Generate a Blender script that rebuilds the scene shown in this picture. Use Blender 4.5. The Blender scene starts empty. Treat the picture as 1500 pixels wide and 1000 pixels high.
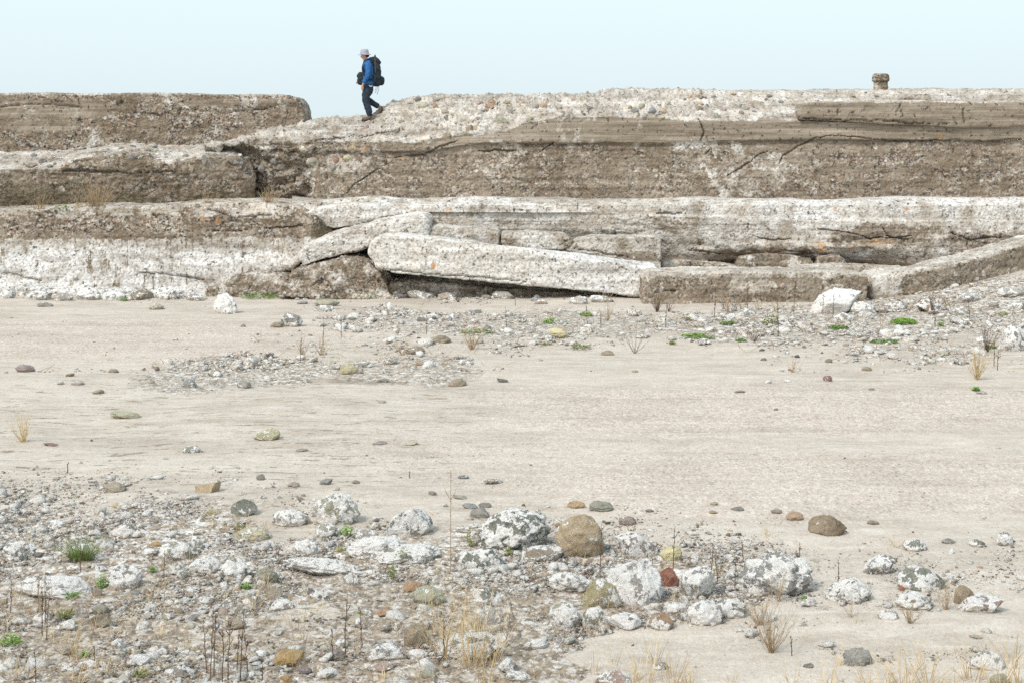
import bpy, bmesh, math, random
import numpy as np
from mathutils import Vector, Matrix
from mathutils.bvhtree import BVHTree
random.seed(7); rng = np.random.default_rng(7)

# ------------------------------------------------------------------ camera, sky, sun
F, H, VH = 2400.0, 3.86, 190.0          # focal length in photo pixels, eye height, horizon row
sc = bpy.context.scene
col = sc.collection
cam = bpy.data.cameras.new('camera'); camo = bpy.data.objects.new('camera', cam); col.objects.link(camo)
camo.location = (0, 0, H); camo.rotation_euler = (math.pi/2, 0, 0)
cam.sensor_width = 36; cam.lens = F/1500*36; cam.shift_y = -(500-VH)/1500
cam.clip_start = 0.1; cam.clip_end = 9000
sc.camera = camo
SUN_EL, SUN_AZ = math.radians(47), math.radians(222)      # azimuth clockwise from +Y
w = bpy.data.worlds.new('World'); sc.world = w; w.use_nodes = True
nt = w.node_tree; nt.nodes.clear()
out = nt.nodes.new('ShaderNodeOutputWorld')
sky = nt.nodes.new('ShaderNodeTexSky'); sky.sky_type = 'NISHITA'; sky.sun_disc = False
sky.sun_elevation = SUN_EL; sky.sun_rotation = SUN_AZ; sky.dust_density = 4; sky.air_density = 1.0
b1 = nt.nodes.new('ShaderNodeBackground'); b1.inputs[1].default_value = 0.05
b2 = nt.nodes.new('ShaderNodeBackground')
tc = nt.nodes.new('ShaderNodeTexCoord'); sx = nt.nodes.new('ShaderNodeSeparateXYZ')
mr = nt.nodes.new('ShaderNodeMapRange'); mr.inputs[1].default_value = -0.02; mr.inputs[2].default_value = 0.5
cr = nt.nodes.new('ShaderNodeValToRGB')
cr.color_ramp.elements[0].color = (0.745, 0.875, 0.92, 1); cr.color_ramp.elements[1].color = (0.69, 0.83, 0.885, 1)
nt.links.new(tc.outputs['Generated'], sx.inputs[0]); nt.links.new(sx.outputs[2], mr.inputs[0])
nt.links.new(mr.outputs[0], cr.inputs[0]); nt.links.new(cr.outputs[0], b2.inputs[0])
b2.inputs[1].default_value = 0.97
ad = nt.nodes.new('ShaderNodeAddShader')
nt.links.new(sky.outputs[0], b1.inputs[0]); nt.links.new(b1.outputs[0], ad.inputs[0])
nt.links.new(b2.outputs[0], ad.inputs[1]); nt.links.new(ad.outputs[0], out.inputs[0])
sl = bpy.data.lights.new('sun', 'SUN'); sl.energy = 2.6; sl.angle = math.radians(9); sl.color = (1, 0.945, 0.88)
so = bpy.data.objects.new('sun', sl); col.objects.link(so); so.location = (0, 0, 30)
sd = Vector((math.sin(SUN_AZ)*math.cos(SUN_EL), math.cos(SUN_AZ)*math.cos(SUN_EL), math.sin(SUN_EL)))
so.rotation_euler = sd.to_track_quat('Z', 'Y').to_euler()
sc.view_settings.view_transform = 'Standard'; sc.view_settings.look = 'None'
sc.view_settings.exposure = 0.0; sc.view_settings.gamma = 1; sc.view_settings.use_curve_mapping = False
sc.cycles.max_bounces = 5; sc.cycles.diffuse_bounces = 3; sc.cycles.use_denoising = False

# ------------------------------------------------------------------ noise (numpy)
def h3(ix, iy, iz, seed=0):
    h = (ix.astype(np.int64)*374761393 + iy.astype(np.int64)*668265263 + iz.astype(np.int64)*2147483647*3 + seed*1442695041) & 0xFFFFFFFF
    h = ((h ^ (h >> 13))*1274126177) & 0xFFFFFFFF
    h = ((h ^ (h >> 15))*2246822519) & 0xFFFFFFFF
    return ((h ^ (h >> 16)) & 0xFFFFFF)/float(0xFFFFFF)
def vnoise(p, seed=0):
    i = np.floor(p); f = p-i; f = f*f*(3-2*f); i = i.astype(np.int64); r = 0
    for a in (0, 1):
        for b in (0, 1):
            for c in (0, 1):
                wt = (f[:, 0] if a else 1-f[:, 0])*(f[:, 1] if b else 1-f[:, 1])*(f[:, 2] if c else 1-f[:, 2])
                r = r + wt*h3(i[:, 0]+a, i[:, 1]+b, i[:, 2]+c, seed)
    return r*2-1
def fbm(p, scale=1.0, octv=4, gain=.5, seed=0):
    q = np.asarray(p, float)*scale; s = 0; a = 1.; t = 0
    for k in range(octv):
        s = s+a*vnoise(q, seed+k*17); t += a; a *= gain; q = q*2.03+13.7
    return s/t
def worley(p, scale=1.0, seed=0):
    q = np.asarray(p, float)*scale; i = np.floor(q).astype(np.int64); best = np.full(len(q), 9.); idr = np.zeros(len(q))
    for a in (-1, 0, 1):
        for b in (-1, 0, 1):
            for c in (-1, 0, 1):
                j = i+np.array([a, b, c]); x = h3(j[:, 0], j[:, 1], j[:, 2], seed); y = h3(j[:, 0], j[:, 1], j[:, 2], seed+5); z = h3(j[:, 0], j[:, 1], j[:, 2], seed+9)
                d = (j[:, 0]+x-q[:, 0])**2+(j[:, 1]+y-q[:, 1])**2+(j[:, 2]+z-q[:, 2])**2
                m = d < best; best[m] = d[m]; idr[m] = x[m]
    return np.sqrt(best), idr
def sstep(a, b, x):
    t = np.clip((x-a)/(b-a), 0, 1); return t*t*(3-2*t)
def lin(u, pts):
    return np.interp(u, [p[0] for p in pts], [p[1] for p in pts])
def blob(u, v, cu, cv, ru, rv):
    return np.clip(1.6*(1-((u-cu)/ru)**2-((v-cv)/rv)**2), 0, 1)
def pdist(u, v, pts):
    best = np.full(np.shape(u), 1e9)
    for (a, b), (c, d) in zip(pts[:-1], pts[1:]):
        L = (c-a)**2+(d-b)**2
        t = np.clip(((u-a)*(c-a)+(v-b)*(d-b))/L, 0, 1)
        best = np.minimum(best, np.hypot(u-a-t*(c-a), v-b-t*(d-b)))
    return best
def P(u, v, D): return ((u-750)*D/F, D, H-(v-VH)*D/F)
def UV(co):
    return 750+co[:, 0]*F/co[:, 1], VH+(H-co[:, 2])*F/co[:, 1]

# ------------------------------------------------------------------ object helpers
def tag(o, label=None, cat=None, group=None, kind=None):
    if label: o['label'] = label
    if cat: o['category'] = cat
    if group: o['group'] = group
    if kind: o['kind'] = kind
    return o
def link(name, me, mat=None, parent=None, smooth=True):
    o = bpy.data.objects.new(name, me); col.objects.link(o)
    if mat: me.materials.append(mat)
    if parent: o.parent = parent
    if smooth and len(me.polygons): me.polygons.foreach_set('use_smooth', np.ones(len(me.polygons), bool))
    return o
def mesh_np(name, co, faces):
    me = bpy.data.meshes.new(name); faces = np.asarray(faces, np.int32); k = faces.shape[1]
    me.vertices.add(len(co)); me.vertices.foreach_set('co', np.asarray(co, np.float32).ravel())
    me.loops.add(faces.size); me.loops.foreach_set('vertex_index', faces.ravel())
    me.polygons.add(len(faces)); me.polygons.foreach_set('loop_start', np.arange(0, faces.size, k, dtype=np.int32))
    me.update(calc_edges=True); me.validate(); return me
def getco(me):
    c = np.empty(len(me.vertices)*3, np.float32); me.vertices.foreach_get('co', c); return c.reshape(-1, 3).astype(float)
def getno(me):
    c = np.empty(len(me.vertices)*3, np.float32); me.vertices.foreach_get('normal', c); return c.reshape(-1, 3).astype(float)
def setco(me, co): me.vertices.foreach_set('co', co.astype(np.float32).ravel()); me.update()
def fattr(me, name, val):
    a = me.attributes.new(name, 'FLOAT', 'POINT'); a.data.foreach_set('value', np.asarray(val, np.float32))
def cattr(me, name, rgb):
    a = me.attributes.new(name, 'FLOAT_COLOR', 'POINT'); a.data.foreach_set('color', np.c_[rgb, np.ones(len(rgb))].astype(np.float32).ravel())
def grid_faces(nr, nc):
    i = np.arange(nr*nc).reshape(nr, nc)
    return np.stack([i[:-1, :-1].ravel(), i[1:, :-1].ravel(), i[1:, 1:].ravel(), i[:-1, 1:].ravel()], 1)

# ------------------------------------------------------------------ node helpers
class NT:
    def __init__(s, name, rough=.95):
        s.m = bpy.data.materials.new(name); s.m.use_nodes = True; s.t = s.m.node_tree
        s.b = s.t.nodes['Principled BSDF']; s.b.inputs['Roughness'].default_value = rough
        s.b.inputs['Specular IOR Level'].default_value = .25
        s.pos = s.t.nodes.new('ShaderNodeNewGeometry').outputs['Position']
    def n(s, typ, **kw):
        x = s.t.nodes.new(typ)
        for k, v in kw.items(): setattr(x, k, v)
        return x
    def put(s, sock, v):
        if isinstance(v, bpy.types.NodeSocket): s.t.links.new(v, sock)
        elif isinstance(v, (tuple, list)) and len(v) == 3 and sock.type == 'RGBA': sock.default_value = (*v, 1)
        else: sock.default_value = v
    def noise(s, scale, detail=4, rough=.6, vec=None, dist=0):
        x = s.n('ShaderNodeTexNoise'); s.put(x.inputs['Vector'], vec or s.pos)
        x.inputs['Scale'].default_value = scale; x.inputs['Detail'].default_value = detail
        x.inputs['Roughness'].default_value = rough; x.inputs['Distortion'].default_value = dist
        return x.outputs['Fac']
    def voro(s, scale, vec=None, feature='F1', out='Color'):
        x = s.n('ShaderNodeTexVoronoi', feature=feature); s.put(x.inputs['Vector'], vec or s.pos); x.inputs['Scale'].default_value = scale
        return x.outputs[out]
    def vmap(s, sc_=(1, 1, 1), loc=(0, 0, 0), vec=None):
        x = s.n('ShaderNodeMapping'); s.put(x.inputs[0], vec or s.pos); x.inputs['Scale'].default_value = sc_; x.inputs['Location'].default_value = loc
        return x.outputs[0]
    def math(s, op, a, b=0, clamp=False):
        x = s.n('ShaderNodeMath', operation=op, use_clamp=clamp); s.put(x.inputs[0], a); s.put(x.inputs[1], b); return x.outputs[0]
    def ss(s, x, a, b):
        m = s.n('ShaderNodeMapRange', interpolation_type='SMOOTHSTEP'); s.put(m.inputs[0], x); s.put(m.inputs[1], a); s.put(m.inputs[2], b); return m.outputs[0]
    def mix(s, f, a, b, mode='MIX'):
        x = s.n('ShaderNodeMix', data_type='RGBA', blend_type=mode); s.put(x.inputs[0], f); s.put(x.inputs[6], a); s.put(x.inputs[7], b); return x.outputs[2]
    def ramp(s, f, stops, const=False):
        x = s.n('ShaderNodeValToRGB'); s.put(x.inputs[0], f); e = x.color_ramp.elements
        x.color_ramp.interpolation = 'CONSTANT' if const else 'LINEAR'
        while len(e) < len(stops): e.new(.5)
        for k, (p, c) in enumerate(stops): e[k].position = p; e[k].color = (*c, 1)
        return x.outputs[0]
    def attr(s, name, out='Fac'):
        x = s.n('ShaderNodeAttribute', attribute_name=name); return x.outputs[out]
    def sep(s, c):
        x = s.n('ShaderNodeSeparateColor'); s.put(x.inputs[0], c); return x.outputs
    def bump(s, h, dist=.02, strength=1, prev=None):
        x = s.n('ShaderNodeBump'); s.put(x.inputs['Height'], h); x.inputs['Distance'].default_value = dist; x.inputs['Strength'].default_value = strength
        if prev: s.put(x.inputs['Normal'], prev)
        return x.outputs[0]
    def done(s, c, nrm=None):
        s.put(s.b.inputs['Base Color'], c)
        if nrm: s.put(s.b.inputs['Normal'], nrm)
        return s.m

# ------------------------------------------------------------------ materials
AGG = [(0, (.035, .03, .025)), (.26, (.13, .10, .075)), (.5, (.28, .225, .17)), (.62, (.46, .39, .31)), (.78, (.62, .57, .50)), (.9, (.30, .31, .32)), (.96, (.42, .22, .13))]
def concrete():
    s = NT('weathered_concrete')
    light, rust, smooth, moss_dark = s.attr('light'), s.attr('rust'), s.attr('smooth'), s.attr('moss_dark')
    warm = s.attr('warm')
    n1 = s.noise(1.0, 7, .68); n2 = s.noise(14, 6, .7)
    base = s.ramp(n1, [(.34, (.14, .105, .07)), (.46, (.20, .155, .108)), (.56, (.265, .215, .16)), (.68, (.36, .31, .255))])
    # exposed aggregate at two sizes
    v1 = s.sep(s.voro(13, s.vmap((1, 1, 1.5))))[0]; v2 = s.sep(s.voro(27))[1]
    a1 = s.ramp(v1, AGG, True); a2 = s.ramp(v2, AGG, True)
    agg = s.mix(.5, a1, a2)
    inv = s.math('SUBTRACT', 1, smooth)
    f = s.math('MULTIPLY', s.ss(s.noise(2.2, 7, .66), .36, .62), s.math('ADD', .10, s.math('MULTIPLY', inv, .9)))
    c = s.mix(f, base, agg)
    # board marks and smooth render
    st = s.noise(1, 4, .6, s.vmap((.7, .7, 22)))
    cs = s.ramp(st, [(.3, (.225, .182, .135)), (.5, (.315, .265, .208)), (.68, (.43, .375, .31))])
    c = s.mix(s.math('MULTIPLY', smooth, .8), c, cs)
    # pale lime and lichen bloom, also the painted lit tops of the slab row
    n3 = s.noise(2.6, 7, .62); n4 = s.noise(12, 6, .72); streakn = s.noise(1, 5, .7, s.vmap((9, 9, .9)))
    lf = s.math('ADD', light, s.math('ADD', s.math('MULTIPLY', s.math('SUBTRACT', n3, .5), 2.3), s.math('ADD', s.math('MULTIPLY', s.math('SUBTRACT', n4, .5), 1.25), s.math('MULTIPLY', s.math('SUBTRACT', streakn, .5), s.math('MULTIPLY', s.attr('drip'), 4.5)))))
    lf = s.ss(lf, .40, .60)
    pale = s.ramp(s.noise(2.4, 8, .68, s.vmap(loc=(2, 2, 2))), [(.34, (.29, .25, .205)), (.45, (.42, .38, .33)), (.55, (.56, .525, .48)), (.68, (.72, .695, .66))])
    pale = s.mix(s.ss(s.math('ADD', s.attr('white'), s.math('MULTIPLY', s.math('SUBTRACT', n3, .5), 1.8)), .2, .75), pale, s.ramp(n4, [(.36, (.44, .41, .375)), (.46, (.70, .69, .67)), (.6, (.88, .875, .86))]))
    pale = s.mix(s.math('MULTIPLY', warm, .55), pale, (.60, .50, .37))
    spk = s.ramp(s.sep(s.voro(24))[2], [(0, (.12, .11, .10)), (.10, (.5, .46, .42)), (.2, (1, 1, 1)), (.9, (1, 1, 1)), (.93, (.62, .6, .6))], True)
    pale = s.mix(.42, pale, s.mix(1, pale, spk, 'MULTIPLY'))
    c = s.mix(s.math('MULTIPLY', lf, .93), c, pale)
    # small pits full of dirt
    pit = s.ss(s.noise(9, 7, .74, s.vmap(loc=(3, 7, 1))), .59, .635)
    c = s.mix(s.math('MULTIPLY', pit, .85), c, (.055, .045, .035))
    fl = s.ss(s.noise(20, 6, .8, s.vmap(loc=(9, 4, 2))), .60, .64)
    c = s.mix(s.math('MULTIPLY', fl, .6), c, (.66, .62, .56))
    lay = s.noise(1, 6, .7, s.vmap((.35, .35, 5.5), (3, 1, 7)))
    c = s.mix(1, c, s.ramp(lay, [(.36, (.70, .67, .64)), (.47, (.95, .94, .93)), (.56, (1.05, 1.05, 1.05)), (.66, (1.22, 1.2, 1.18))]), 'MULTIPLY')
    rf = s.ss(s.math('ADD', rust, s.math('MULTIPLY', s.math('SUBTRACT', n3, .5), 1.6)), .45, .8)
    c = s.mix(s.math('MULTIPLY', rf, .75), c, s.ramp(n4, [(.35, (.30, .11, .035)), (.6, (.62, .36, .13))]))
    mf = s.ss(s.math('ADD', moss_dark, s.math('MULTIPLY', s.math('SUBTRACT', n3, .5), 1.4)), .45, .85)
    c = s.mix(s.math('MULTIPLY', mf, .75), c, s.ramp(n4, [(.35, (.06, .05, .032)), (.6, (.16, .13, .075))]))
    h = s.math('ADD', s.math('MULTIPLY', s.voro(17, out='Distance'), s.math('MULTIPLY', inv, -.8)), s.math('ADD', s.noise(6, 8, .68), s.math('MULTIPLY', pit, -.5)))
    return s.done(c, s.bump(h, .030, .9))
def rock_mat():
    s = NT('stone_surface')
    oi = s.n('ShaderNodeObjectInfo'); oc, al = oi.outputs['Color'], oi.outputs['Alpha']
    off = s.n('ShaderNodeVectorMath', operation='ADD'); s.put(off.inputs[0], s.pos)
    cmb = s.n('ShaderNodeCombineXYZ'); s.put(cmb.inputs[0], s.math('MULTIPLY', oi.outputs['Random'], 31)); s.put(off.inputs[1], cmb.outputs[0]); vec = off.outputs[0]
    n1 = s.noise(5, 8, .7, vec); n2 = s.noise(10, 9, .72, vec); n3 = s.noise(38, 6, .82, vec)
    c = s.mix(1, oc, s.ramp(n1, [(.3, (.50, .46, .42)), (.5, (.95, .95, .95)), (.7, (1.3, 1.27, 1.2))]), 'MULTIPLY')
    c = s.mix(s.ss(n3, .55, .66), c, s.mix(1, c, (.45, .42, .40), 'MULTIPLY'))
    th = s.math('SUBTRACT', .68, s.math('MULTIPLY', al, .31))
    pf = s.math('ADD', s.math('MULTIPLY', n2, .62), s.math('ADD', s.math('MULTIPLY', n1, .23), s.math('MULTIPLY', n3, .15)))
    wf = s.ss(pf, th, s.math('ADD', th, .02))
    white = s.ramp(n3, [(.34, (.56, .52, .46)), (.43, (.80, .775, .735)), (.58, (.92, .90, .87))])
    c = s.mix(wf, c, white)
    dk = s.ss(s.noise(22, 8, .80, s.vmap(loc=(5, 3, 1), vec=vec)), .575, .60)
    c = s.mix(s.math('MULTIPLY', dk, s.math('MULTIPLY', al, .6)), c, (.15, .135, .11))
    gz = s.n('ShaderNodeSeparateXYZ'); tcn = s.n('ShaderNodeTexCoord'); s.put(gz.inputs[0], tcn.outputs['Generated'])
    soil = s.ss(s.math('ADD', gz.outputs[2], s.math('MULTIPLY', s.math('SUBTRACT', n2, .5), -1.1)), .48, .18)
    c = s.mix(s.math('MULTIPLY', soil, .6), c, (.44, .36, .27))
    dust = s.ss(s.noise(16, 7, .75, s.vmap(loc=(8, 2, 6), vec=vec)), .48, .62)
    c = s.mix(s.math('MULTIPLY', dust, .35), c, (.56, .49, .40))
    h = s.math('ADD', s.math('MULTIPLY', wf, .35), s.math('ADD', n2, s.math('MULTIPLY', n3, .5)))
    return s.done(c, s.bump(h, .045, 1))
def gravel_mat(th=.57, name='gravel_mix'):
    s = NT(name); c = s.attr('col', 'Color')
    n = s.noise(45, 5, .8)
    c = s.mix(1, c, s.ramp(n, [(.3, (.55, .52, .5)), (.5, (1, 1, 1)), (.7, (1.2, 1.2, 1.2))]), 'MULTIPLY')
    c = s.mix(s.ss(s.noise(24, 8, .82), th, th+.03), c, (.80, .775, .73)); c = s.mix(s.math('MULTIPLY', s.ss(s.noise(20, 8, .85, s.vmap(loc=(5, 3, 1))), .56, .59), .75), c, (.15, .13, .105))
    return s.done(c, s.bump(n, .03, 1))
def ground_mat():
    s = NT('sand_and_grit')
    rub, streak, grit, dirt = s.attr('rub'), s.attr('streak'), s.attr('grit'), s.attr('dirt')
    n0 = s.noise(1, 5, .6, s.vmap((.22, .5, 1))); n1 = s.noise(3.2, 6, .7, s.vmap((.6, 1.3, 1))); n2 = s.noise(40, 4, .7)
    c = s.ramp(n1, [(.30, (.385, .33, .265)), (.5, (.505, .445, .375)), (.70, (.625, .57, .50))])
    c = s.mix(s.math('MULTIPLY', s.ss(n0, .44, .58), .55), c, (.60, .54, .465)); c = s.mix(s.math('MULTIPLY', s.ss(s.noise(1, 6, .68, s.vmap((.5, 1.6, 1), (7, 7, 0))), .52, .64), .38), c, (.40, .34, .26))
    # sand grains and granules at several sizes so they hold up near and far
    GR = [(0, (.17, .13, .11)), (.07, (.40, .31, .25)), (.25, (.54, .465, .385)), (.6, (.66, .59, .505)), (.8, (.82, .77, .70)), (.93, (.33, .28, .26)), (.97, (.50, .34, .24))]
    g1 = s.ramp(s.sep(s.voro(115))[0], GR, True); g2 = s.ramp(s.sep(s.voro(48, s.vmap((.9, .55, 1))))[1], GR, True)
    gf = s.math('ADD', .16, s.math('MULTIPLY', grit, .48))
    c = s.mix(gf, c, g1); c = s.mix(s.math('MULTIPLY', gf, .85), c, g2)
    g3 = s.ramp(s.sep(s.voro(22, s.vmap((1, .45, 1))))[2], GR, True); c = s.mix(s.math('MULTIPLY', gf, .28), c, g3)
    c = s.mix(s.math('MULTIPLY', grit, .22), c, (.50, .41, .345))
    wl = s.noise(1, 5, .6, s.vmap((.12, 1.9, 1), (2, 5, 0)), .6)
    c = s.mix(1, c, s.ramp(s.math('ADD', s.math('MULTIPLY', wl, .45), s.math('MULTIPLY', s.noise(.8, 6, .65), .55)), [(.40, (.88, .87, .86)), (.5, (1, 1, 1)), (.60, (1.06, 1.06, 1.07))]), 'MULTIPLY')
    # damp organic streaks lying along the beach
    sn = s.noise(1, 5, .62, s.vmap((2.1, 9.5, 1)), .9)
    sf = s.math('MULTIPLY', s.math('MULTIPLY', s.ss(sn, .59, .625), streak), s.ss(s.noise(9, 5, .7), .40, .56))
    c = s.mix(s.math('MULTIPLY', sf, .75), c, (.22, .165, .105))
    sw = s.noise(1, 5, .6, s.vmap((1.1, 7, 1), (4, 9, 0)), .5)
    c = s.mix(s.math('MULTIPLY', s.ss(sw, .60, .68), .35), c, (.72, .67, .60))
    # broken shell, lime and gravel bed
    r1 = s.sep(s.voro(42, s.vmap((1, .7, 1))))[0]; r2 = s.sep(s.voro(19, s.vmap((1, .6, 1))))[1]
    RB = [(0, (.08, .06, .042)), (.14, (.20, .155, .11)), (.34, (.40, .325, .245)), (.62, (.50, .42, .33)), (.76, (.82, .80, .76)), (.9, (.30, .24, .23)), (.95, (.15, .16, .17))]
    rc = s.mix(.45, s.ramp(r1, RB, True), s.ramp(r2, RB, True))
    rn = s.noise(5, 7, .75)
    rf = s.ss(s.math('ADD', rub, s.math('MULTIPLY', s.math('SUBTRACT', rn, .5), 2.4)), .50, .85)
    c = s.mix(s.math('MULTIPLY', rf, .92), c, rc)
    wn = s.ss(s.noise(6, 9, .76), .53, .555)
    c = s.mix(s.math('MULTIPLY', s.math('MULTIPLY', wn, rf), .7), c, (.82, .795, .755))
    df = s.ss(s.math('ADD', dirt, s.math('MULTIPLY', s.math('SUBTRACT', rn, .5), 1.3)), .5, .9)
    c = s.mix(s.math('MULTIPLY', df, .42), c, (.20, .15, .10))
    h = s.math('ADD', s.math('MULTIPLY', n2, .5), s.math('ADD', s.math('MULTIPLY', r1, s.math('MULTIPLY', rf, .9)), s.math('ADD', s.math('MULTIPLY', sf, -1.2), s.math('MULTIPLY', s.voro(90, out='Distance'), .5))))
    return s.done(c, s.bump(h, .013, .8))
def flat_mat(name, c1, c2, scale=30, rough=.85, bump=.004):
    s = NT(name, rough); n = s.noise(scale, 4, .6)
    return s.done(s.ramp(n, [(.35, c1), (.65, c2)]), s.bump(n, bump, .6))
def plant_mat(name, c1, c2):
    s = NT(name, .8); oi = s.n('ShaderNodeObjectInfo')
    n = s.noise(25, 3, .6); f = s.math('ADD', s.math('MULTIPLY', n, .8), s.math('MULTIPLY', oi.outputs['Random'], .25))
    return s.done(s.ramp(f, [(.3, c1), (.75, c2)]))
CON = concrete(); ROCK = rock_mat(); GRV = gravel_mat(); GRVB = gravel_mat(.485, 'crusty_rubble'); GND = ground_mat()
STRAW = plant_mat('straw', (.36, .25, .12), (.70, .56, .34)); TWIG = plant_mat('dead_stem', (.055, .035, .025), (.17, .115, .08))
TANTWIG = plant_mat('tan_twig', (.26, .18, .10), (.48, .37, .24)); GREEN = plant_mat('green_leaf', (.085, .16, .03), (.23, .38, .07))
DULL = plant_mat('dull_green', (.12, .15, .04), (.33, .34, .12))
# ------------------------------------------------------------------ ground
def dens(u, v):
    """how thickly the rubble lies, laid out on the ground as the photograph shows it"""
    u = np.asarray(u, float); v = np.asarray(v, float); sh = u.shape; q_ = np.c_[np.ravel(u)/70, np.ravel(v)/26, np.ravel(v)*0]
    w_ = vnoise(q_, 91)+.5*vnoise(q_*2.3, 92); v = v+(w_*np.where(np.ravel(v) > 650, 15, 6)).reshape(sh); u = u+(26*vnoise(q_+31, 93)).reshape(sh); d = np.zeros(sh)
    edge = lin(u, [(-400, 692), (0, 693), (150, 693), (350, 702), (420, 722), (560, 752), (700, 738), (850, 742), (1000, 768), (1150, 762), (1250, 800), (1500, 800)])
    low = lin(u, [(-400, 1300), (760, 1300), (830, 1000), (900, 925), (1010, 915), (1100, 905), (1180, 880), (1300, 898), (1480, 893), (1600, 880)])
    fg = (.25*sstep(-18, 10, v-edge)+.75*sstep(-5, 75, v-edge))*sstep(-4, 14, low-v)
    fg = fg*lin(u, [(0, 1), (900, 1), (1080, .85), (1180, .62), (1300, .5), (1400, .38), (1600, .3)])
    fg = fg*(1-.62*blob(u, v, 430, 775, 110, 30))*(1-.5*blob(u, v, 120, 735, 130, 22))*(1-.55*blob(u, v, 1010, 775, 90, 18))*(1-.45*blob(u, v, 440, 905, 60, 22))
    d = np.maximum(d, fg)
    for cu, cv, ru, rv, wt in [(800, 476, 360, 26, .80), (1150, 478, 280, 34, .85), (1330, 960, 170, 16, .22), (1180, 930, 120, 18, .2), (1400, 460, 200, 46, .95), (1480, 425, 160, 28, 1), (560, 470, 140, 24, .7),
                               (370, 543, 170, 28, .95), (290, 556, 130, 20, .8), (600, 545, 170, 26, .8), (90, 555, 130, 12, .3), (1300, 515, 230, 26, .42), (500, 505, 160, 18, .45),
                               (1200, 556, 240, 16, .16), (150, 425, 330, 16, .55), (520, 430, 160, 12, .45), (760, 436, 200, 10, .5), (1390, 545, 140, 22, .22), (700, 500, 240, 22, .4)]:
        d = np.maximum(d, wt*blob(u, v, cu, cv, ru, rv))
    return d
def terr(x, y):
    x = np.atleast_1d(np.asarray(x, float)); y = np.atleast_1d(np.asarray(y, float)); x, y = np.broadcast_arrays(x, y)
    p = np.c_[x, y, np.zeros(len(x))]
    z = .06*fbm(p, .35, 3, seed=3)*sstep(60, 40, y) + .022*fbm(p*np.array([.5, 1.3, 1]), 1.1, 3, seed=14)*sstep(60, 40, y) + .012*fbm(p, 2.2, 3, seed=4)
    bank = sstep(7.6, 12.6, x)*sstep(31.5, 36.6, y)
    z = z+bank*.72+.10*sstep(-1, 9, x)*sstep(30, 35, y)*sstep(0, 1, 1-bank)
    return z
def terr1(x, y): return float(terr(x, y)[0])
def G(u, v):
    D = F*H/(v-VH)
    for _ in range(12):
        x = (u-750)*D/F; z = terr1(x, D); D = .5*D+.5*F*(H-z)/(v-VH)
    return (u-750)*D/F, D, terr1((u-750)*D/F, D)
ys = [4.0]
while ys[-1] < 47: ys.append(ys[-1]+max(.028, (ys[-1]**1.55)*.00042))
ys = np.array(ys); tx = np.linspace(-1, 1, 860)
X = tx[None, :]*(5.2+ys[:, None]*.42); Y = np.repeat(ys[:, None], 860, 1)
x, y = X.ravel(), Y.ravel(); p = np.c_[x, y, 0*x]
z = terr(x, y); u, v = UV(np.c_[x, y, z]); R = dens(u, v)
vis = sstep(20, 14, y)
z2 = z+R*.020*fbm(p, 6, 4, .6, seed=8)+R*.011*fbm(p, 21, 2, seed=9)*(.4+vis)+.0035*fbm(p, 9, 3, seed=11)
gm = mesh_np('ground', np.c_[x, y, z2], grid_faces(len(ys), 860)[:, ::-1])
fattr(gm, 'rub', R)
wob = 14*fbm(p, .5, 3, seed=21)
fattr(gm, 'streak', np.clip(sstep(535, 590, v+wob)*sstep(745, 690, v)*lin(u, [(-300, 1), (450, .95), (640, .55), (760, .12), (900, .05), (1600, .05)])+.25*sstep(420, 480, v)*sstep(760, 600, v), 0, 1))
fattr(gm, 'grit', np.clip(blob(u, v+wob, 130, 495, 420, 34)+.9*blob(u, v+wob, 1150, 595, 520, 42)+.75*blob(u, v+wob, 1250, 710, 560, 60)+.35*blob(u, v+wob, 800, 660, 420, 60), 0, 1))
fattr(gm, 'dirt', np.clip(.75*R*sstep(740, 860, v)+.55*blob(u, v, 380, 562, 260, 14)+.4*blob(u, v, 600, 556, 160, 10)+.45*blob(u, v, 880, 512, 300, 18), 0, 1))
ground = tag(link('ground', gm, GND), kind='structure')
# sand beyond the sides and the sea behind the wall
def sheet(name, x0, x1, y0, y1, z0, mat):
    me = bpy.data.meshes.new(name); me.from_pydata([(x0, y0, z0), (x1, y0, z0), (x1, y1, z0), (x0, y1, z0)], [], [(0, 1, 2, 3)])
    return tag(link(name, me, mat), kind='structure')
s_ = NT('far_sand'); FS = s_.done(s_.ramp(s_.noise(.6, 8, .7), [(.3, (.48, .42, .35)), (.7, (.62, .55, .47))]))
sheet('beach', -400, 400, -300, 52, -.12, FS)
s_ = NT('sea_surface', .25); SEA = s_.done(s_.ramp(s_.noise(.3, 5, .6), [(.3, (.30, .37, .40)), (.7, (.38, .44, .46))]), s_.bump(s_.noise(1.2, 5, .6), .1, .5))
sheet('sea', -4000, 4000, 52, 8000, -.25, SEA)

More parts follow.
